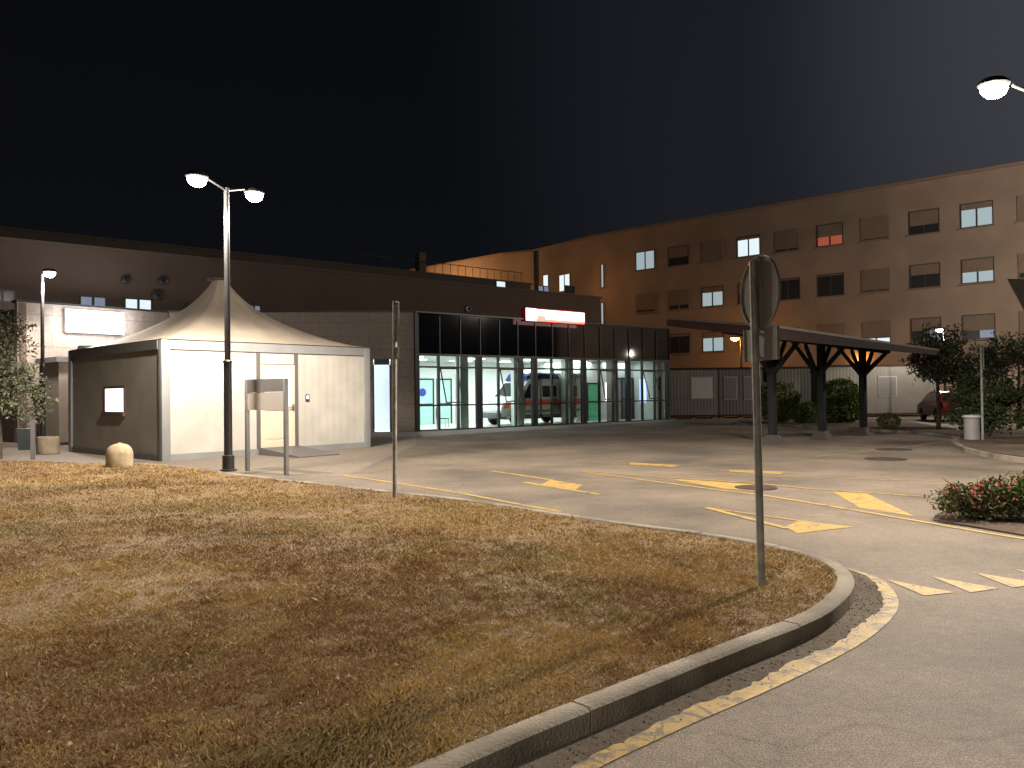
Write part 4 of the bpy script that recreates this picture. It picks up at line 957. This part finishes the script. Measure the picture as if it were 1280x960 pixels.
def street_lamp(loc, heads, zt, label, lower='blackpole', upper='polegrey', sleeve=2.2, lens='lens', group='white street lamps on tall poles'):
    t = empty('street_lamp', loc, 0, label, 'street lamp', group)
    MB().lathe([(.17, -.02), (.17, .02), (.12, .03), (.12, .30), (.088, .32)], 20).build('base', 'blackpole', t)
    MB().tube((0, 0, .3), (0, 0, sleeve), .084, .080, 20).lathe([(.095, 0), (.095, .03), (.06, .06)], 20, (0, 0, sleeve)).build('lower_pole', lower, t)
    MB().tube((0, 0, sleeve+.04), (0, 0, zt), .060, .052, 18).build('upper_pole', upper, t)
    for (dx, dy) in heads:
        v = Vector((dx, dy, 0)); hz = zt+.06
        MB().tube((0, 0, zt-.05), (dx*.62, dy*.62, hz+.02), .028, .024, 10).build('arm', upper, t)
        head(t, (dx, dy, hz), (dx, dy, 0), lens)
    return t
LC = (1, .865, .71)
p = G(285.5, 587, LZ); lp = (p.x, p.y)
street_lamp((p.x, p.y, LZ-.01), [(-.36, -.62), (.36, .66)], 5.80, 'tall double headed lamp with black lower pole in front of the tent')
for dx, dy in ((-.36, -.62), (.36, .66)): bat_light('street_light', (p.x+dx, p.y+dy, 5.56), 1350, LC)
RX, RYY = 7.95, 11.85
street_lamp((RX, RYY, 0), [(-.85, -.2)], 5.98, 'brightest lamp at the upper right edge, its pole outside the picture')
bat_light('street_light', (RX-.85, RYY-.2, 5.66), 2700, LC)
street_lamp((-6.5, -7.5, 0), [(.85, .2), (-.85, -.2)], 5.85, 'street lamp standing behind the camera, outside the picture')
bat_light('street_light', (-5.65, -7.3, 5.52), 1250, (1, .88, .74))
q = D(53.5, 540, 27.0); qx = q.x
street_lamp((q.x, q.y, 0), [(.28, -.05)], 5.85, 'single headed street lamp in front of the stone wall at the far left', lens='lens_far')
bat_light('street_light', (q.x+.28, q.y-.05, 5.52), 1000, (1, .86, .76))
q = D(1181, 470, 44.0)
street_lamp((q.x, q.y, 0), [(-.28, -.05)], 4.85, 'distant street lamp shining above the small tree at the right', lens='lens_far')
bat_light('street_light', (q.x-.28, q.y-.05, 4.55), 420, LC)
street_lamp((31, 31, 0), [(-.85, -.2)], 10.2, 'unseen street lamp added beyond the right picture edge to brighten the hospital wing')
light('street_light', 'POINT', (30.1, 30.8, 9.7), 5600, (1, .86, .70), shadow_soft_size=.25)  # unseen light, added to light the hospital wing evenly
# sodium lamp behind the containers
q = D(926.5, 450, 54)
t = empty('sodium_lamp', (q.x, q.y, 0), 0, 'orange glowing lamp post behind the containers left of the tall signpost', 'street lamp')
MB().tube((0, 0, 0), (0, 0, 5.2), .09, .06, 12).build('pole', 'polegrey', t); MB().tube((0, 0, 5.15), (-.35, 0, 5.3), .03, .03, 8).build('arm', 'polegrey', t)
MB().lathe([(.05, .12), (.28, .08), (.32, 0)], 16, (-.4, 0, 5.22)).build('lamp_head', 'polegrey', t); MB().lathe([(.31, -.001), (.26, -.12), (.1, -.2), (.001, -.21)], 16, (-.4, 0, 5.22)).build('lens', 'sodium', t)
light('sodium_light', 'POINT', (q.x-.4, q.y, 4.85), 230, (1, .42, .08), shadow_soft_size=.2)
light('sodium_light', 'POINT', (q.x+7.5, q.y-1.2, 3.6), 110, (1, .42, .08), shadow_soft_size=.2)  # added light without a fixture, extends the orange glow along the wing
light('terrace_light', 'POINT', (-8.5, 75.5, 10.2), 2000, (1, .52, .20), shadow_soft_size=.3)
light('terrace_light', 'POINT', (5.2, 64, 10.2), 90, (1, .45, .16), shadow_soft_size=.3)  # bare light added for more orange glow on the wing

# ------------------------------------------------------------ signs on posts
def sign_post(px, py, ztop, lean, nrm, r, zc_, plate, label, rp_=.030, post_off=.055, tri=False):
    p = G(px, py, LZ); t = empty('traffic_sign', (p.x, p.y, LZ-.02), 0, label, 'traffic sign')
    top = Vector((lean[0], lean[1], ztop-LZ))
    MB().tube((0, 0, 0), top, rp_, rp_, 16).build('post', 'galv', t)
    n = Vector((nrm[0], nrm[1], 0)).normalized(); a = math.atan2(n.y, n.x)   # local +x = plate normal
    def at(z): return top*(z/(ztop-LZ))
    c = at(zc_-LZ)+n*post_off
    d = MB(); N = 40
    d.lathe([(.001, -.002), (r-.012, -.002), (r-.012, -.016), (r, -.016), (r, .004), (.001, .004)], N, (0, 0, 0), 'x')
    do = d.build('disc', 'plate', t); do.location = c; do.rotation_euler = (0, 0, a)
    ch = MB().box(-.022, -.003, -.03, .03, -r*.93, r*.93).build('back_channel', 'plate', do)
    cl = MB()
    for z in (r*.82, -r*.82): cl.tube((-.045, -.03, z), (-.045, .03, z), .016, n=10).tube((-.06, .05, z), (-.005, .05, z), .011, n=8)
    cl.build('clamp', 'galv', do)
    if plate:
        (pw, ph, pz) = plate; c2 = at(pz-LZ)+n*post_off
        pm = MB().box(-.004, .004, -pw/2, pw/2, -ph/2, ph/2).box(-.018, -.005, -pw/2, -pw/2+.012, -ph/2, ph/2).box(-.018, -.005, pw/2-.012, pw/2, -ph/2, ph/2)
        po = pm.build('plate', 'plate', t); po.location = c2; po.rotation_euler = (0, 0, a)
        cl = MB()
        for z in (ph*.36, -ph*.36): cl.tube((-.045, -.03, z), (-.045, .03, z), .016, n=10).tube((-.06, .05, z), (-.005, .05, z), .011, n=8)
        cl.build('clamp', 'galv', po)
    return t
sign_post(952, 731, 2.62, (-.028, 0), (.976, .216), .285, 2.38, (.50, .25, 1.98), 'tall round traffic sign seen from behind on the lawn tip near the kerb')
sign_post(493.5, 621, 3.0, (.03, 0), (.985, .16), .29, 2.70, (.25, .17, 2.25), 'round traffic sign seen almost edge on at the lawn border before the glass front', .032, .06)
# yield sign back cut by right edge
t = empty('traffic_sign', (5.55, 8.2, 0), 0, 'grey back of a triangular sign cut off by the right picture edge', 'traffic sign')
MB().tube((0, 0, 0), (0, 0, 2.8), .03, n=14).build('post', 'galv', t)
tr = MB().prism_y([(-.47, 2.72), (.43, 2.72), (-.02, 1.94)], .04, .05).build('triangle', 'plate', t); tr.rotation_euler = (0, 0, .15)
# grey post with narrow sign by the hedge
p = G(1228.5, 551, .1)
t = empty('traffic_sign', (p.x, p.y, .1), 0, 'slim grey post with an edge on plate beside the hedge bush at the right', 'traffic sign')
MB().tube((0, 0, 0), (0, 0, 2.75), .035, n=14).build('post', 'galv', t); MB().box(.04, .06, -.3, .3, 2.05, 2.75).build('plate', 'plate', t).rotation_euler = (0, 0, -.50)
# bin at the right
p = D(1215, 547, 23.3)
t = empty('litter_bin', (p.x, p.y, 0.11), .2, 'grey litter bin with a pale lid against the hedge bush', 'bin')
MB().lathe([(.19, 0), (.21, .02), (.21, .62), (.19, .64)], 24).build('body', 'greymetal', t); MB().lathe([(.25, .66), (.25, .70), (.20, .73), (.02, .74)], 24).build('lid', 'white', t)
# left bin
p = G(41, 574, LZ)
t = empty('litter_bin', (p.x, p.y, LZ-.01), .5, 'open grey litter bin hung on a short post at the left lawn edge', 'bin')
MB().box(-.05, .05, -.05, .05, 0, .98).build('post', 'darkrim', t)
MB().hexa([(-.30, -.16, .25), (-.06, -.16, .25), (-.06, .16, .25), (-.30, .16, .25)], [(-.34, -.2, .78), (-.06, -.2, .78), (-.06, .2, .78), (-.34, .2, .78)]).build('basket', 'mullion', t)
# bollards
p = G(149.5, 582.5, LZ)
o = MB().lathe([(.27, -.02), (.275, .0), (.275, .27), (.265, .33), (.24, .39), (.19, .45), (.12, .485), (.05, .50), (.03, .515), (.001, .52)], 32).build('concrete_bollard', 'concrete'); o.location = (p.x, p.y, LZ-.005); tag(o, 'domed pale concrete bollard on the lawn in front of the tent', 'bollard')
p = G(60, 567, 0)
o = MB().lathe([(.29, 0), (.30, .03), (.31, .40), (.30, .48), (.27, .50), (.25, .47), (.001, .46)], 32).build('concrete_planter', 'concrete2'); o.location = (p.x, p.y, .006); tag(o, 'short flat topped concrete drum between the bin and the tent', 'planter')

# notice board frame
pa = G(309.5, 589, 0); pb = G(358, 594, 0)
v = Vector((pb.x-pa.x, pb.y-pa.y, 0)); t = empty('notice_board', (pa.x, pa.y, 0), math.atan2(v.y, v.x), 'grey two legged notice board in front of the tent door', 'notice board'); L = v.length
for x in (0, L):
    MB().box(x-.04, x+.04, -.04, .04, 0, 1.98, .008).build('post', 'greymetal', t)
MB().box(.04, L-.04, -.02, .02, 1.70, 1.98).build('header', 'greymetal', t)
MB().box(.04, L-.04, -.012, .012, 1.32, 1.695).build('sheet', 'paper', t)

# ------------------------------------------------------------ vehicles
def wheel(par, x, y, r=.34, w=.22):
    w_ = MB().lathe([(r*.62, -w/2), (r*.93, -w/2), (r, -w/2+.03), (r, w/2-.03), (r*.93, w/2), (r*.62, w/2)], 28, (x, y, r), 'y').build('wheel', 'tyre', par)
    MB().lathe([(.04, -w/2-.004), (r*.6, -w/2+.01), (r*.62, 0), (r*.6, w/2-.01), (.04, w/2+.004)], 20, (x, y, r), 'y').build('rim', 'rim', w_)
vx = 5.95; vy = 1.25; vw = 2.0
am = empty('ambulance', F0+U*vx+N_*vy+Vector((0, 0, .012)), ang, 'white ambulance with an orange red band parked behind the glass front', 'ambulance')
Lv = 5.75
prof = [(0.02, .45), (.0, .75), (.10, 1.12), (.80, 1.32), (1.02, 1.42), (1.75, 2.22), (2.0, 2.38), (2.15, 2.60), (2.5, 2.68), (Lv-.1, 2.66), (Lv, 2.5), (Lv, .42), (5.25, .38)]
arch = lambda cx: [(cx+.46*math.cos(a), .36+.46*math.sin(a)) for a in [i*PI/8 for i in range(0, 9)]]
low = [(5.25, .38)]
pts = prof[:-1]+[(5.30, .40)]+arch(4.75)+[(3.9, .40), (1.7, .40)]+arch(1.0)+[(.5, .45)]
bm2 = bmesh.new(); vsx = [bm2.verts.new((x, 0, z)) for x, z in pts]; fc = bm2.faces.new(vsx)
ex = bmesh.ops.extrude_face_region(bm2, geom=[fc]); 
for v in [e for e in ex['geom'] if isinstance(e, bmesh.types.BMVert)]: v.co.y = vw
bmesh.ops.recalc_face_normals(bm2, faces=bm2.faces)
bmesh.ops.bevel(bm2, geom=[e for e in bm2.edges if abs(e.verts[0].co.y-e.verts[1].co.y) < 1e-4 and max(e.verts[0].co.z, e.verts[1].co.z) > 1.0], offset=.06, segments=2, affect='EDGES')
me2 = bpy.data.meshes.new('body'); bm2.to_mesh(me2); bm2.free(); me2.materials.append(M['white']); bo = bpy.data.objects.new('body', me2); COL.objects.link(bo); bo.parent = am
def side(name, pl_, m, y0=-.012, y1=-.002):
    o_ = MB().prism_y(pl_, y0, y1).build(name, m, am); return o_
side('stripe', [(1.15, .98), (5.74, .98), (5.74, 1.30), (1.05, 1.30)], 'orange'); side('bonnet_stripe', [(.12, .85), (1.1, 1.0), (1.0, 1.25), (.35, 1.12), (.12, 1.0)], 'orange')
side('side_window', [(1.35, 1.36), (2.35, 1.36), (2.35, 2.1), (1.85, 2.1)], 'carglass'); side('side_window', [(2.75, 1.42), (3.75, 1.42), (3.75, 2.0), (2.75, 2.0)], 'carglass'); side('side_window', [(4.1, 1.42), (5.3, 1.42), (5.3, 2.0), (4.1, 2.0)], mat('green_tinted_glass', (.10, .16, .11), .15))
side('door_seam', [(2.42, .5), (2.44, .5), (2.44, 2.5), (2.42, 2.5)], 'dark'); side('door_seam', [(3.9, .5), (3.92, .5), (3.92, 2.5), (3.9, 2.5)], 'dark'); side('sill_trim', [(1.55, .42), (4.2, .42), (4.2, .52), (1.55, .52)], 'darkrim')
side('blue_marking', [(2.3, 2.35), (3.9, 2.35), (3.9, 2.62), (2.5, 2.62)], 'navy')
ws = MB(); sl_ = Vector((.73, 0, .80)).normalized(); nrm_ = Vector((-.80, 0, .73))*.012
c = [Vector((1.06, .12, 1.46)), Vector((1.06, vw-.12, 1.46)), Vector((1.70, vw-.2, 2.165)), Vector((1.70, .2, 2.165))]
ws.hexa([q+nrm_*.1 for q in c], [q+nrm_ for q in c]); ws.build('windscreen', 'carglass', am)
MB().hexa([(1.75, .15, 2.28), (2.25, .15, 2.5), (2.25, vw-.15, 2.5), (1.75, vw-.15, 2.28)], [(1.95, .2, 2.62), (2.4, .2, 2.86), (2.4, vw-.2, 2.86), (1.95, vw-.2, 2.62)]).build('light_bar', 'navy', am)
MB().box(-.06, .25, .05, vw-.05, .38, .66, .03).build('bumper', 'darkrim', am); MB().box(Lv-.05, Lv+.12, .05, vw-.05, .38, .6, .03).build('bumper', 'darkrim', am)
for y in (.12, vw-.42): MB().box(-.01, .12, y, y+.30, .78, 1.0, .02).build('headlight', 'glow', am)
MB().box(1.25, 1.35, -.22, -.06, 1.4, 1.75, .02).build('mirror', 'darkrim', am)
for x in (1.0, 4.75):
    for y in (.12, vw-.12): wheel(am, x, y, .36)
MB().box(.5, 5.6, .3, vw-.3, .3, .42).build('underbody', 'darkrim', am)

# red car
p = G(1182, 526)
rc = empty('red_car', (p.x, p.y, 0), math.radians(78), 'small dark red hatchback parked behind the thin tree at the right', 'car')
prof = [(-1.9, .35), (-1.95, .75), (-1.85, 1.0), (-1.55, 1.42), (-1.2, 1.5), (.2, 1.48), (.55, 1.4), (1.15, 1.0), (1.85, .85), (1.95, .6), (1.9, .35)]
arc = lambda cx: [(cx+.36*math.cos(a), .3+.36*math.sin(a)) for a in [i*PI/7 for i in range(0, 8)]]
pts = prof+[(1.6, .3)]+arc(1.2)+[(-.8, .3)]+arc(-1.2)+[(-1.7, .3)]
bm2 = bmesh.new(); vsx = [bm2.verts.new((x, -.8, z)) for x, z in pts]; fc = bm2.faces.new(vsx); ex = bmesh.ops.extrude_face_region(bm2, geom=[fc])
for v in [e for e in ex['geom'] if isinstance(e, bmesh.types.BMVert)]: v.co.y = .8
for v in bm2.verts:
    if v.co.z > 1.1: v.co.y *= .84
bmesh.ops.recalc_face_normals(bm2, faces=bm2.faces)
bmesh.ops.bevel(bm2, geom=[e for e in bm2.edges if e.verts[0].co.z > .7 and e.verts[1].co.z > .7], offset=.05, segments=2, affect='EDGES')
me2 = bpy.data.meshes.new('body'); bm2.to_mesh(me2); bm2.free(); me2.materials.append(M['red']); bo = bpy.data.objects.new('body', me2); COL.objects.link(bo); bo.parent = rc
MB().hexa([(-1.86, -.6, 1.04), (-1.86, .6, 1.04), (-1.80, .6, 1.04), (-1.80, -.6, 1.04)], [(-1.60, -.52, 1.38), (-1.60, .52, 1.38), (-1.54, .52, 1.38), (-1.54, -.52, 1.38)]).build('rear_window', 'carglass', rc)
for y in (-.70, .58): MB().box(-1.975, -1.88, y, y+.12, .72, .98, .01).build('tail_light', 'redlight', rc)
MB().box(-1.985, -1.93, -.25, .25, .60, .71).build('number_plate', 'white', rc); MB().box(-2.0, -1.9, -.78, .78, .36, .56, .03).build('bumper', 'red', rc)
for s in (-1, 1): MB().hexa([(-1.3, s*.80, 1.02), (.7, s*.80, 1.02), (.7, s*.79, 1.02), (-1.3, s*.79, 1.02)], [(-1.15, s*.70, 1.38), (.3, s*.70, 1.38), (.3, s*.69, 1.38), (-1.15, s*.69, 1.38)]).build('side_window', 'carglass', rc)
for x in (-1.2, 1.2):
    for y in (-.7, .7): wheel(rc, x, y, .30, .2)

# ------------------------------------------------------------ sky (night)
w = bpy.data.worlds.new('World'); SC.world = w; w.use_nodes = True
n = w.node_tree.nodes; l = w.node_tree.links; bg = n['Background']
tc = n.new('ShaderNodeTexCoord'); sp = n.new('ShaderNodeSeparateXYZ'); l.new(tc.outputs['Generated'], sp.inputs[0])
rz_ = n.new('ShaderNodeValToRGB'); e = rz_.color_ramp.elements
e[0].position = 0; e[0].color = (.0038, .0041, .0054, 1); e[1].position = .55; e[1].color = (.0018, .0020, .0027, 1)
l.new(sp.outputs['Z'], rz_.inputs['Fac'])
# flare of the right lamp, put into the sky as a grey glow
dt = n.new('ShaderNodeVectorMath'); dt.operation = 'DOT_PRODUCT'; dt.inputs[1].default_value = tuple(Vector((.72, .60, .34)).normalized())
nv = n.new('ShaderNodeVectorMath'); nv.operation = 'NORMALIZE'; l.new(tc.outputs['Generated'], nv.inputs[0]); l.new(nv.outputs[0], dt.inputs[0])
rg = n.new('ShaderNodeValToRGB'); rg.color_ramp.interpolation = 'EASE'; e = rg.color_ramp.elements
e[0].position = .60; e[0].color = (0, 0, 0, 1); e[1].position = 1.0; e[1].color = (.036, .037, .043, 1); x_ = e.new(.84); x_.color = (.006, .0065, .009, 1)
l.new(dt.outputs['Value'], rg.inputs['Fac'])
ad = n.new('ShaderNodeMix'); ad.data_type = 'RGBA'; ad.blend_type = 'ADD'; ad.inputs[0].default_value = 1
l.new(rz_.outputs['Color'], ad.inputs[6]); l.new(rg.outputs['Color'], ad.inputs[7]); l.new(ad.outputs[2], bg.inputs['Color'])
bg.inputs['Strength'].default_value = 1.0

vs_ = SC.view_settings; vs_.view_transform = 'Standard'; vs_.look = 'None'; vs_.gamma = 1; vs_.use_curve_mapping = False; vs_.exposure = 0.38
SC.render.engine = 'CYCLES'
cy = SC.cycles
try: cy.use_denoising = True; cy.denoiser = 'OPENIMAGEDENOISE'
except Exception: pass
cy.max_bounces = 6; cy.diffuse_bounces = 3; cy.glossy_bounces = 3; cy.transparent_max_bounces = 10; cy.sample_clamp_indirect = 4; cy.caustics_reflective = False; cy.caustics_refractive = False
